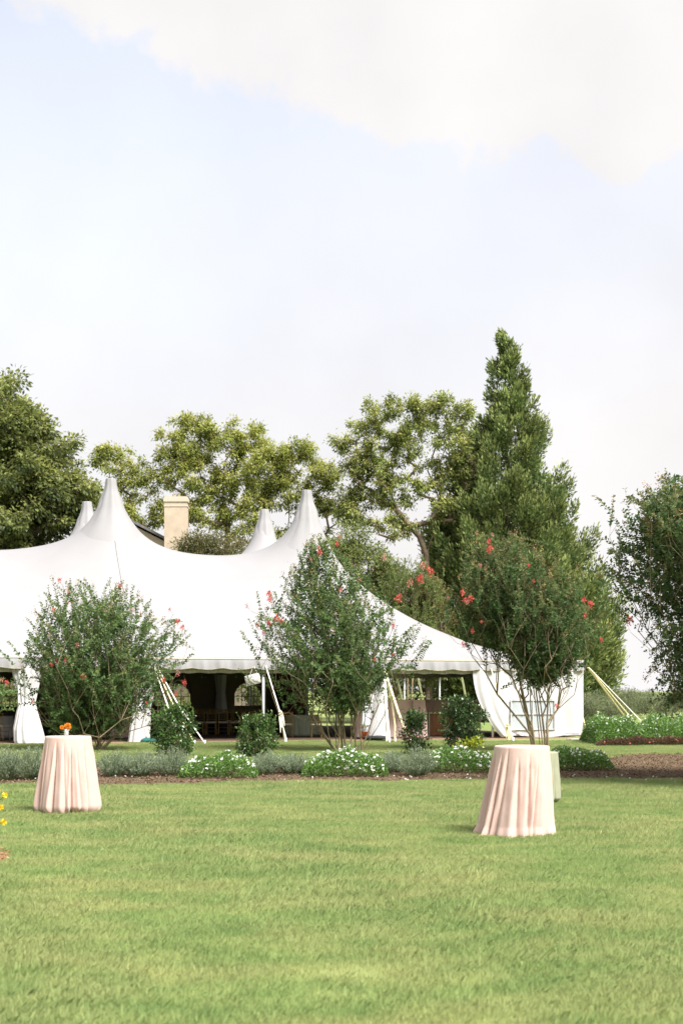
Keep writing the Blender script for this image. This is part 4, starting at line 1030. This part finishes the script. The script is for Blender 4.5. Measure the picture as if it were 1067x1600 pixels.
# locust group: two trees
bl = [(300, 690, 55, 42), (355, 690, 40, 34), (265, 725, 30, 38), (190, 720, 44, 26), (205, 760, 40, 34), (160, 705, 20, 14), (310, 740, 60, 40), (385, 705, 36, 32), (375, 760, 50, 36), (300, 660, 34, 16), (230, 800, 44, 26), (330, 800, 45, 30), (395, 670, 24, 14)]
c, r = blobs_to_clumps(bl, 84, 420, (.22, .60), .8, 22, edge=.2)
b0 = Vector(((352 - CX) / F * 84, 84, 0))
clump_tree('locust_tree', 'airy yellow green tree behind the cream chimney', 'tree', b0, c, r, 40000, .19, .08, M['locust'], M['bark'], 'trees behind the tent', 32, rbase=.17, rtip=.009, droop=.5, flat=.8, shell=.9,
           trunk_path=[list(P(352, 1130, 84)), list(P(354, 900, 84)), list(P(356, 800, 84)), list(P(345, 760, 84))])
bl = [(430, 705, 28, 20), (455, 715, 36, 24), (490, 735, 34, 26), (415, 735, 40, 30), (450, 765, 50, 30), (520, 750, 18, 24), (500, 790, 32, 24), (400, 790, 30, 28), (465, 700, 26, 14), (545, 800, 26, 30), (400, 830, 40, 30), (470, 850, 60, 40)]
c, r = blobs_to_clumps(bl, 82, 300, (.22, .60), .8, 23, edge=.2)
b0 = Vector(((396 - CX) / F * 82, 82, 0))
clump_tree('locust_tree', 'airy yellow green tree rising between the two right tent peaks', 'tree', b0, c, r, 28000, .19, .08, M['locust'], M['bark'], 'trees behind the tent', 33, rbase=.16, rtip=.009, droop=.5, flat=.8, shell=.9,
           trunk_path=[list(P(402, 1130, 82)), list(P(402, 900, 82)), list(P(400, 790, 82)), list(P(392, 745, 82))])
# walnut with curving trunk
bl = [(600, 640, 34, 22), (640, 632, 20, 16), (575, 665, 32, 20), (545, 690, 26, 12), (665, 640, 26, 24), (700, 640, 34, 26), (725, 640, 16, 20), (600, 690, 46, 26), (560, 720, 36, 26), (590, 740, 50, 30), (640, 700, 30, 26), (700, 690, 34, 34), (720, 730, 24, 40), (620, 770, 50, 30), (560, 790, 40, 34), (680, 740, 30, 30), (650, 665, 30, 20), (690, 800, 34, 30), (610, 820, 40, 24)]
c, r = blobs_to_clumps(bl, 79, 430, (.20, .50), .8, 24, edge=.2)
b0 = Vector(((672 - CX) / F * 79, 79, 0))
clump_tree('walnut_tree', 'airy tall tree with a curving dark trunk left of the tall conifer', 'tree', b0, c, r, 34000, .19, .08, M['walnut'], M['bark'], 'trees behind the tent', 34, rbase=.17, rtip=.008, droop=.45, flat=.85, shell=.9,
           trunk_path=[[np.array(P(673, 1130, 79)), np.array(P(670, 950, 79)), np.array(P(666, 868, 79)), np.array(P(655, 838, 79)), np.array(P(638, 820, 79)), np.array(P(622, 800, 79)), np.array(P(612, 775, 79)), np.array(P(602, 745, 79)), np.array(P(598, 700, 79)), np.array(P(612, 672, 79))],
                       [np.array(P(666, 868, 79)), np.array(P(690, 790, 79.5)), np.array(P(668, 735, 79.5)), np.array(P(680, 700, 79.5))],
                       [np.array(P(640, 825, 79)), np.array(P(615, 843, 78.7)), np.array(P(592, 835, 78.5)), np.array(P(570, 800, 78.5))]])
# understorey between tent and walnut
def bush_tree(label, px, d, ytop, wpx, n, nl, mat, seed, group='understorey trees behind the tent', L=.16, W=.08, name='understorey_tree', ybot=1080, droop=.3, rad=(.4, .8)):
    h = HZ - ytop; bl = [(px, (ytop + ybot) / 2, wpx * .5, (ybot - ytop) / 2), (px - wpx * .2, ytop + h * .25, wpx * .25, h * .22), (px + wpx * .22, ytop + h * .35, wpx * .25, h * .22)]
    c, r = blobs_to_clumps(bl, d, n, rad, .8, seed); b0 = Vector(((px - CX) / F * d, d, 0)); c[:, 2] = np.maximum(c[:, 2], .5)
    return clump_tree(name, label, 'tree', b0, c, r, nl, L, W, mat, M['bark'], group, seed + 50, rbase=.12, droop=droop)
bush_tree('dark green understorey tree right of the right tent peak', 560, 74.5, 800, 90, 90, 15000, M['backtree'], 41)
bush_tree('mid green understorey tree below the curving walnut trunk', 618, 74.0, 858, 90, 80, 13000, M['backtree'], 42)
bush_tree('small understorey tree left of the conifer foot', 668, 73.5, 900, 70, 60, 9000, M['holly'], 43)
bush_tree('rounded brown green evergreen below the cream chimney', 325, 73.2, 822, 125, 130, 17000, M['holly'], 44, L=.13, W=.08, ybot=1000, name='evergreen_tree')
bush_tree('rounded brown green evergreen beside the rear tent peak', 395, 74.0, 830, 80, 80, 9000, M['holly'], 45, L=.13, W=.08, ybot=1000, name='evergreen_tree')
for k, (px, d) in enumerate(((250, 70.5), (150, 69), (40, 67), (390, 72))):
    bush_tree(['shrubby tree seen through the arched window nearest the left crape myrtle', 'shrubby tree behind the left crape myrtle and rear tent wall', 'shrubby tree behind the rear tent wall at far left', 'shrubby tree seen through the arched window left of the bare pole'][k], px, d, 985, 95, 50, 6000, M['backtree'], 60 + k, ybot=1130)
for k, (px, d, yt) in enumerate(((612, 80, 1000), (660, 84, 1005), (712, 88, 1010), (752, 82, 1020), (565, 78, 1000))):
    bush_tree(['first', 'second', 'third', 'fourth', 'outermost left'][k] + ' dark shrub from the left beyond the open back of the bar bay', px, d, yt, 75, 50, 7000, M['backtree'], 70 + k, ybot=1125, group='shrubs seen through the open tent')

# tall conifer
def conifer():
    global rng
    rng = np.random.default_rng(77); d = 81.0; cxp = 800
    prof = [(515, 783, 791), (545, 770, 806), (590, 757, 822), (630, 755, 838), (665, 742, 852), (700, 712, 868), (740, 694, 880), (780, 680, 896), (830, 664, 917), (880, 654, 938), (930, 648, 960), (975, 642, 978), (1020, 650, 976), (1060, 670, 972), (1090, 700, 962)]
    zs, cxs, rs = profile_fn(prof, d)
    base = Vector(((797 - CX) / F * d, d, 0)); root = thing('cryptomeria_tree', base, 'tall dark cone shaped conifer, the highest tree, behind the right tent slope', 'tree', 'trees behind the tent')
    ztop_ = zs[-1]
    n = 640; cz = ztop_ - (ztop_ - zs[0]) * (rng.uniform(size=n) ** .56); ph = rng.uniform(0, 2 * math.pi, n); rr = np.interp(cz, zs, rs); cc = np.interp(cz, zs, cxs)
    f = rng.uniform(.66, 1.0, n); prn = .45 + .66 * (ztop_ - cz) / (ztop_ - zs[0]); prn = np.minimum(prn, .22 + .40 * rr); rr = np.maximum(rr - prn * .48, .04); inner = rng.uniform(size=n) < .22; f[inner] *= .55
    cen = np.stack([cc + rr * f * np.cos(ph), d + rr * f * np.sin(ph), cz], 1)
    lead = np.stack([np.interp(np.linspace(ztop_ - 2.6, ztop_ - .25, 12), zs, cxs) + rng.normal(size=12) * .12, d + rng.normal(size=12) * .12, np.linspace(ztop_ - 2.6, ztop_ - .25, 12)], 1)
    cen = np.concatenate([cen, lead]); n = len(cen); relh = (cen[:, 2] - zs[0]) / (ztop_ - zs[0])
    pr = np.concatenate([prn, np.full(12, .2)]) * rng.uniform(.75, 1.15, n)
    out = cen - np.array([base[0], d, 0]); out[:, 2] = 0; out = unit(out + 1e-6)
    axis = unit(out * .55 + np.array([0, 0, 1.0]))
    # trunk + limbs
    tp = [list(base), list(base + Vector((0, 0, 5))), [float(np.interp(10, zs, cxs)), d, 10], [float(np.interp(16, zs, cxs)), d, 16], [float(cxs[-1]), d, float(ztop_ - .5)]]
    tpp = []
    for a, b in zip(tp[:-1], tp[1:]):
        for q in range(5): tpp.append(np.array(a) + (np.array(b) - np.array(a)) * q / 5)
    tpp.append(np.array(tp[-1]))
    nodes, par, ends = skeleton([tpp], cen - axis * pr[:, None] * .5, .8, grow_up=-.1)
    link('trunk', wood_mesh('trunk', nodes, par, ends, .007, .26, M['bark'], base, 6), root)
    # plumes: short sprays on an upswept egg shape
    per = np.maximum((330 * (pr / .8) ** 1.7).astype(int), 90); ci = np.repeat(np.arange(n), per); N_ = len(ci)
    v = rand_dir(N_); q = rng.uniform(size=N_) ** .4
    # egg: along axis 1.45, across .8 with lumps
    al = (v * axis[ci]).sum(1, keepdims=True); across = v - al * axis[ci]
    taper = 1 - .35 * np.clip(al, 0, 1)
    lump = 1 + .22 * np.sin(v[:, :1] * 9 + ci[:, None]) * np.cos(v[:, 1:2] * 8)
    pos = cen[ci] + (axis[ci] * al * 1.5 + across * .72 * taper) * (q * pr[ci])[:, None] * lump
    D = v * .55 + axis[ci] * .9 + rng.normal(size=(N_, 3)) * .3
    tip = np.clip((q - .55) * 1.3 * (.45 + .55 * np.clip(al[:, 0] + .4, 0, 1)) * (.5 + rng.uniform(size=n)[ci] * .9), 0, 1)
    leaf_object('crown', pos, D, rand_dir(N_), rng.uniform(.16, .34, N_), rng.uniform(.06, .11, N_), M['conifer'], root, base, tip)
conifer()

# far hedge line at right
hedge_spec = [(900, 70, 1088, 70), (930, 74, 1084, 60), (962, 86, 1078, 55), (985, 92, 1080, 50), (1015, 88, 1086, 60), (1050, 90, 1080, 60), (1085, 92, 1078, 60), (860, 76, 1086, 60), (945, 60, 1098, 50), (905, 58.5, 1096, 48)]
for k, (px, d, yt, wpx) in enumerate(hedge_spec):
    zt = EYE - (yt - HZ) / F * d; w_ = wpx / F * d / 2; cxw = (px - CX) / F * d; g = np.random.default_rng(90 + k)
    c = np.stack([cxw + g.uniform(-w_, w_, 46), d + g.uniform(-w_ * .8, w_ * .8, 46), g.uniform(.1, 1, 46) ** .7 * (zt - .25)], 1); r = g.uniform(.25, .5, 46)
    clump_tree('olive_shrub', ['grey green shrub just right of the tent corner', 'grey green shrub behind the top of the guy straps', 'tall grey green shrub on the skyline right of the conifer', 'grey green shrub on the skyline behind the silver strap', 'lower grey green shrub on the skyline under the weeping branches', 'grey green shrub on the skyline near the right edge', 'grey green shrub on the skyline at the very right edge', 'grey green shrub hidden behind the white sidewall', 'dusty olive shrub below the crossing guy straps', 'dusty olive shrub low beside the tent corner foot'][k],
               'shrub', Vector((cxw, d, 0)), c, r, 5200, .13, .035, M['olive'], M['bark'], 'grey green shrubs along the far edge', 120 + k, rbase=.06, rtip=.006, droop=-.5, flat=1.0, outw=.4, step=.5)

# ------------------------------------------------------------------ crape myrtles
D1 = 40.3
crape_myrtle('broad crape myrtle behind the left cocktail table, red blossoms scattered in a rounded crown', Vector(((150 - CX) / F * D1, D1, 0)), D1,
    [(906, 90, 200), (940, 58, 240), (975, 28, 280), (1000, 12, 296), (1040, 22, 286), (1080, 45, 268), (1115, 58, 232), (1148, 75, 205)], 400, 560, M['myrtle'],
    [(93, 908, .9, 0), (107, 925, .8, 1), (84, 953, .8, 0), (106, 943, .7, 1), (187, 916, .7, 0), (207, 955, .9, 1), (265, 953, .6, 0), (278, 972, 1.0, 0), (284, 981, .9, 0), (88, 1034, .8, 0), (104, 1033, 1.2, 0), (81, 1039, .7, 0), (130, 1057, 1.1, 0), (134, 1064, .7, 0), (278, 1053, 1.0, 1), (255, 1063, .9, 0), (288, 1068, 1.0, 0), (274, 1085, .7, 0), (51, 1097, .6, 0), (95, 1014, .6, 1), (165, 957, .6, 1), (229, 1099, .6, 0), (120, 1008, .9, 1)], stems=5, seed=101, droop=.34, shootL=(.6, 1.5))
D2 = 40.0
crape_myrtle('vase shaped crape myrtle in the centre, tall with many slender trunks', Vector(((542 - CX) / F * D2, D2, 0)), D2,
    [(836, 488, 506), (870, 458, 545), (900, 436, 585), (935, 412, 618), (965, 396, 640), (1000, 394, 660), (1035, 386, 655), (1070, 420, 615), (1100, 455, 585), (1120, 500, 570)], 400, 420, M['myrtle'],
    [(498, 856, .7, 1), (526, 850, .9, 0), (499, 863, 1.1, 0), (530, 832 + 6, .9, 1), (486, 874, .7, 1), (419, 928, 1.1, 0), (421, 938, 1.0, 0), (385, 948, .9, 1), (432, 967, 1.1, 0), (439, 971, .8, 0), (402, 979, 1.0, 0), (421, 975, 1.0, 0), (412, 989, .8, 0), (532, 922, .7, 0), (614, 979, .9, 0), (562, 907, .6, 1), (615, 1025, .8, 0), (585, 1031, .7, 0)], stems=9, seed=102, droop=.22, shootL=(.6, 1.6), basespread=.5)
D3 = 39.6
crape_myrtle('dense crape myrtle behind the right cocktail table with bronze tipped crown', Vector(((845 - CX) / F * D3, D3, 0)), D3,
    [(833, 745, 795), (858, 722, 850), (885, 708, 890), (915, 700, 925), (950, 705, 940), (980, 722, 950), (1005, 740, 940), (1030, 775, 925), (1055, 790, 905), (1075, 800, 880)], 460, 540, M['myrtle_dark'],
    [(764, 847, 1.0, 0), (766, 857, 1.0, 0), (763, 862, 1.0, 0), (745, 833, .7, 1), (770, 836, .7, 1), (722, 927, 1.0, 0), (736, 936, 1.2, 0), (726, 938, .9, 0), (751, 884, .7, 1), (833, 908, .6, 0), (826, 884, .6, 0), (912, 938, 1.0, 0), (922, 946, 1.3, 0), (914, 963, .8, 0), (983, 971, 1.5, 0), (940, 1000, .8, 0), (738, 987, .8, 0), (725, 1008, 1.0, 0), (869, 1104, .8, 0), (752, 972, .5, 0), (730, 942, .8, 1), (700, 935, .7, 1)], stems=8, seed=103, droop=.18, shootL=(.6, 1.5), basespread=.25, bronze=.10)
D4 = 26.0
crape_myrtle('near dark crape myrtle whose drooping branches enter at the right edge', Vector(((1235 - CX) / F * D4, D4, 0)), D4,
    [(738, 1040, 1400), (755, 1000, 1430), (785, 955, 1460), (815, 950, 1480), (870, 962, 1490), (930, 985, 1480), (985, 1000, 1470), (1030, 998, 1460), (1060, 1004, 1450), (1090, 1018, 1430)], 2500, 1300, M['myrtle_dark'],
    [], stems=7, seed=104, droop=.75, leafL=.10, shootL=(.5, 1.2), group='crape myrtles at the photo edges', bronze=.06)
D5 = 36.0
crape_myrtle('crape myrtle mostly outside the left edge with bronze and red tips', Vector(((-75 - CX) / F * D5, D5, 0)), D5,
    [(960, -130, -30), (1000, -150, -20), (1045, -160, 10), (1075, -160, 27), (1100, -150, 22), (1115, -130, 0)], 330, 160, M['myrtle'],
    [(10, 1068, .8, 0), (3, 1063, .7, 1)], stems=5, seed=105, droop=.4, group='crape myrtles at the photo edges')
D6 = 70.0
crape_myrtle('small distant crape myrtle with pink blossoms beyond the sloping tent roof', Vector(((640 - CX) / F * 72, 72, 0)), 72,
    [(868, 625, 660), (890, 600, 685), (925, 592, 700), (970, 600, 695), (1010, 620, 680)], 260, 120, M['backtree'],
    [(622, 935, 1.5, 0), (655, 905, 1.6, 0), (672, 893, 1.6, 0), (660, 885, 1.4, 1), (640, 912, 1.4, 1), (600, 872, 1.2, 1)], stems=5, seed=106, leafL=.12, group='distant crape myrtles', bronze=.2)

# ------------------------------------------------------------------ shrubs and bedding
def leafy_shrub(label, px, ybase, ytop, wpx, nl, mat, seed, group='leafy shrubs behind the flower bed', name='camellia_shrub', L=.075, W=.042, extra=None, narrow=.35, cl=110):
    g0 = G(px, ybase); d = g0.y; s = F / d; H = EYE - (ytop - HZ) / s; w_ = wpx / 2 / s; g = np.random.default_rng(seed)
    n = cl; z = g.uniform(.06, 1, n) ** .8 * H * .93; f = z / H; rr = w_ * np.interp(f, [0, .15, .4, .65, .85, 1], [narrow, .75, 1, .92, .6, .22]); ph = g.uniform(0, 6.28, n); q = g.uniform(.25, .88, n)
    c = np.stack([g0.x + rr * q * np.cos(ph), d + rr * q * np.sin(ph), z], 1); r = g.uniform(.09, .19, n)
    t = clump_tree(name, label, 'shrub', g0, c, r, nl, L, W, mat, M['bark'], group, seed, rbase=.03, rtip=.004, droop=.0, flat=1.0, step=.25, outw=.8,
                   trunk_path=[[np.array(g0) + np.array([a, b, 0]), np.array(g0) + np.array([a * 2, b * 2, H * .25])] for a, b in ((0, 0), (.05, .03), (-.06, 0), (.02, -.05))])
    # upright new shoots
    k = 34; ph = g.uniform(0, 6.28, k); b = np.stack([g0.x + w_ * .75 * g.uniform(0, 1, k) * np.cos(ph), d + w_ * .7 * np.sin(ph) * g.uniform(0, 1, k), H * g.uniform(.55, .9, k)], 1)
    P_ = []; D_ = []; T_ = []
    for j in range(9):
        off_ = (b - np.array([g0.x, d, 0])) * np.array([1, 1, 0]); dr = unit(off_ * .7 / w_ + np.array([0, 0, 1.])); pos = b + dr * (.03 + j * .026)
        P_.append(pos); D_.append(dr * .5 + g.normal(size=(k, 3)) * .6); T_.append(np.full(k, .3 + .07 * j))
    P_ = np.concatenate(P_); leaf_object('new_shoots', P_, np.concatenate(D_), np.array([0, 0, 1.]) + rng.normal(size=P_.shape) * .4, L * .95, W * .9, mat, t, g0, np.clip(np.concatenate(T_), 0, 1), kind='stuff')
    if extra:
        for (mat_, cpx, cpy, rpx, cnt, nm, LL) in extra:
            c_ = np.array(P(cpx, cpy, d - w_ * .8)); pos = c_ + rng.normal(size=(cnt, 3)) * np.array([rpx / s * .5, .08, rpx / s * .3]); leaf_object(nm, pos, rand_dir(cnt) + np.array([0, 0, .4]), rand_dir(cnt), LL, LL * .6, mat_, t, g0, kind='stuff')
    return t
leafy_shrub('round glossy shrub below the left guy straps, widest of the leafy shrubs', 272, 1183, 1103, 82, 4800, M['camellia'], 201)
leafy_shrub('glossy bright green shrub in front of the bare white pole', 401, 1184, 1118, 72, 3600, M['camellia'], 202)
leafy_shrub('small thin upright shrub with a few pink blooms by the serving bar', 647, 1181, 1112, 50, 2300, M['camellia_dark'], 203, extra=[(M['pink_petal'], 645, 1150, 14, 14, 'pink_blooms', .04)], narrow=.1, cl=70)
leafy_shrub('dense dark shrub with yellow leaves at its foot beside the white sidewall', 722, 1182, 1088, 86, 5600, M['camellia_dark'], 204, extra=[(M['lime'], 740, 1160, 16, 130, 'yellow_leaves', .08), (M['lime'], 722, 1168, 16, 90, 'yellow_leaves', .08)])

def star_flowers(name, pos, mat, r, parent, off):
    n = len(pos); out = []; K = 5
    up = unit(np.array([0, -.5, .8]) + rng.normal(size=(n, 3)) * .35); a = unit(np.cross(up, rand_dir(n))); b = np.cross(up, a)
    P_ = np.repeat(pos, K, 0); ang = np.tile(np.arange(K) * 2 * math.pi / K, n)[:, None]
    D_ = np.repeat(a, K, 0) * np.cos(ang) + np.repeat(b, K, 0) * np.sin(ang) + np.repeat(up, K, 0) * .15
    return leaf_object(name, P_, D_, np.repeat(up, K, 0), r, r * .9, mat, parent, off, kind='stuff', fold=.0)
def bedding(label, x0, x1, yf, ytop, depth, seed, nl=9000, fl=90, mat=None, group='white flowering bedding mounds', name='vinca_mound', fr=.036, d=None, h=None, L=.05, flow=True):
    global rng
    rng = np.random.default_rng(seed)
    d0 = 0
    df = (EYE * F / (yf - HZ)) if d is None else d; s = F / df; H = (EYE - (ytop - HZ) / (F / (df + depth * .4))) if h is None else h
    X0 = (x0 - CX) / s; X1 = (x1 - CX) / s; cx = (X0 + X1) / 2; hw_ = (X1 - X0) / 2; cy = df + depth / 2; base = Vector((cx, cy, 0))
    t = thing(name, base, label, 'flowers', group)
    nb = max(3, int(hw_ * 2 / .45)); bx = np.linspace(-hw_ + .2, hw_ - .2, nb)
    def surf(x, y):          # lumpy top
        e = np.clip(1 - (np.abs(x) / hw_) ** 4, 0, 1) ** .5 * np.clip(1 - (np.abs(y) / (depth / 2)) ** 3, 0, 1) ** .5
        return H * e * (.86 + .10 * np.sin(x * 6.1 + seed) + .07 * np.sin(x * 13 + y * 5) + .06 * np.cos(y * 7))
    x = rng.uniform(-hw_, hw_, nl); y = rng.uniform(-depth / 2, depth / 2, nl); top = surf(x, y); q = rng.uniform(size=nl) ** .45; z = top * q + .01
    pos = np.stack([cx + x, cy + y, z], 1)
    D = np.stack([x / hw_ * .5, y / depth - .15, np.full(nl, .55)], 1) + rng.normal(size=(nl, 3)) * .5
    leaf_object('foliage', pos, D, np.array([0, -.2, 1.]) + rng.normal(size=(nl, 3)) * .5, rng.uniform(.7, 1.3, nl) * L, rng.uniform(.8, 1.2, nl) * L * .5, mat or M['mound'], t, base, np.clip(q * .7 + rng.normal(size=nl) * .15, 0, 1))
    if flow:
        x = rng.uniform(-hw_, hw_, fl) * .97; y = rng.uniform(-depth / 2, depth / 2, fl) * .95; q = 1 - .28 * rng.uniform(size=fl) ** 2; q[y < -depth * .25] = rng.uniform(.45, 1, (y < -depth * .25).sum())
        star_flowers('flowers', np.stack([cx + x, cy + y, surf(x, y) * q + .025], 1), M['white_petal'], fr, t, base)
    return t
bedding('white flowering mound just left of the left tablecloth', 46, 80, 1219, 1181, 1.1, 301, 2400, 60)
bedding('white flowering mound below the round glossy shrub', 278, 398, 1218, 1178, 1.5, 302, 9000, 120)
bedding('white flowering mound at the foot of the central crape myrtle', 472, 606, 1216, 1171, 1.6, 303, 11000, 200)
bedding('white flowering mound below the dark shrub with yellow leaves', 664, 780, 1210, 1168, 1.7, 304, 9000, 170)
bedding('white flowering mound right of the nearest cocktail table', 860, 961, 1206, 1168, 1.6, 305, 8500, 110)
bedding('large white flowering mass at the right behind the dark mulch, left part', 932, 1010, 1163, 1117, 3.2, 306, 15000, 190, group='large white flowering masses at right', d=44.5, h=.98, fr=.040, L=.065)
bedding('large white flowering mass cut by the right edge', 1000, 1150, 1166, 1119, 3.0, 307, 20000, 220, group='large white flowering masses at right', d=44.0, h=.98, fr=.040, L=.065)
bedding('low bronze leaved begonia row at the foot of the large white flowering mass', 936, 1150, 1168, 1150, .8, 308, 12000, 0, mat=M['redleaf'], group=None, name='begonia_row', d=43.4, h=.27, flow=False, L=.055)
bg_ = [o for o in COL.objects if o.name == 'begonia_row'][0]
n = 22; xx = rng.uniform(-2.0, 2.6, n); pp_ = np.stack([bg_.location.x + xx, bg_.location.y - .35 + rng.uniform(-.1, .1, n), rng.uniform(.10, .26, n)], 1); star_flowers('red_flowers', pp_, M['red_petal'], .03, bg_, bg_.location)

def lavender(label, x0, x1, yf, ytop, seed, depth=1.5, nl=None):
    global rng
    rng = np.random.default_rng(seed); df = EYE * F / (yf - HZ); s = F / df; H = EYE - (ytop - HZ) / (F / (df + depth * .4)); X0 = (x0 - CX) / s; X1 = (x1 - CX) / s
    cx = (X0 + X1) / 2; hw_ = (X1 - X0) / 2; cy = df + depth / 2; base = Vector((cx, cy, 0)); t = thing('lavender_shrub', base, label, 'shrub', 'grey green lavender shrubs in the bed')
    ns = int(330 * hw_ / .5); a = rng.uniform(0, 6.28, ns); r = np.sqrt(rng.uniform(size=ns)); x = r * np.cos(a); y = r * np.sin(a)
    b = np.stack([cx + x * hw_ * .45, cy + y * depth * .25, np.full(ns, .02)], 1)
    dome = np.sqrt(np.clip(1 - .75 * r ** 2, .05, 1))
    e = np.stack([cx + x * hw_ * 1.3, cy + y * depth * .55, H * dome * rng.uniform(.65, 1.28, ns)], 1)
    K = 30; P_ = []; D_ = []; T_ = []
    for j in range(K):
        f = .22 + .78 * j / (K - 1); pos = b + (e - b) * f; pos[:, 2] = b[:, 2] + (e[:, 2] - b[:, 2]) * (f ** .8); P_.append(pos + rng.normal(size=(ns, 3)) * .008)
        D_.append(unit(e - b) * .9 + rng.normal(size=(ns, 3)) * .55); T_.append(np.full(ns, f * .9))
    P_ = np.concatenate(P_); D_ = np.concatenate(D_); T_ = np.clip(np.concatenate(T_) + rng.normal(size=len(P_)) * .15, 0, 1)
    leaf_object('foliage', P_, D_, rand_dir(len(P_)), rng.uniform(.03, .055, len(P_)), .011, M['lavender'], t, base, T_)
    nd = np.concatenate([b, e]); link('stems', wood_mesh('stems', nd, np.concatenate([np.full(ns, -1), np.arange(ns)]), np.arange(ns, 2 * ns), .003, .004, M['stem'], base, 3), t, 'stuff')
lav = [(-30, 22, 1224, 1178, 'grey green lavender clump at the left edge'), (14, 58, 1222, 1176, 'grey green lavender clump left of the left tablecloth'), (146, 196, 1217, 1180, 'grey green lavender clump just right of the left tablecloth'), (186, 240, 1217, 1181, 'grey green lavender clump in the middle of the left run'), (232, 288, 1216, 1175, 'grey green lavender clump below the round glossy shrub'),
       (388, 436, 1214, 1180, 'grey green lavender clump below the bright green shrub'), (428, 484, 1213, 1182, 'grey green lavender clump left of the central white mound'), (594, 640, 1211, 1180, 'grey green lavender clump right of the central white mound'), (628, 682, 1217, 1176, 'grey green lavender clump spilling forward below the thin shrub')]
for k, (a, b, yf, yt, lb_) in enumerate(lav): lavender(lb_, a, b, yf, yt, 400 + k)

# corner bed at lower left: yellow flowers above blue grey foliage
g0 = Vector((-3.86, 15.2, 0))
yp = thing('yellow_flower_plant', g0, 'yellow flowering plant cut by the left edge over blue grey leaves', 'flowers')
tips = [(8, 1243), (2, 1262), (6, 1285), (-8, 1250), (-4, 1235)]
P_ = []; st = MB()
for k, (px, py) in enumerate(tips):
    p = P(px, py, 15.0); st.tube([g0 + Vector((-.15 + .05 * k, 0, 0)), (g0 + p) / 2 + Vector((-.08, 0, .1)), p], [.006, .005, .004], 5)
    n = 14; v = unit(np.stack([np.cos(np.arange(n) * 2.4), np.full(n, -.35) , np.sin(np.arange(n) * 2.4)], 1) + rng.normal(size=(n, 3)) * .15)
    V, Q = leaf_arrays(np.zeros((n, 3)), v, rand_dir(n), .04, .03, .2); o = link('flower', mesh_np('flower', V, Q, M['yellow_petal']), yp); o.location = p - g0
st.build('stems', M['stem'], yp, off=g0)
n = 900; pos = np.array(g0) + np.stack([rng.uniform(-.5, .16, n), rng.uniform(-.5, .4, n), rng.uniform(.0, .5, n) ** 1.0], 1); pos[:, 0] -= (pos[:, 2] - .1) * .25
leaf_object('leaves', pos, rng.normal(size=(n, 3)) + np.array([0, 0, .8]), rand_dir(n), .06, .02, M['lavender'], yp, g0, rng.uniform(size=n))

# fallen petals and small pale debris on the mulch and lawn
n = 60; xs_ = rng.uniform(-6, 8, n); ys_ = rng.uniform(25.9, 28.5, n); pos = np.stack([xs_, ys_, np.full(n, .035)], 1)
tag(star_flowers('fallen_petals', pos, M['white_petal'], .022, None, (0, 0, 0)), 'scattered small white petals fallen on the mulch bed', 'petals')
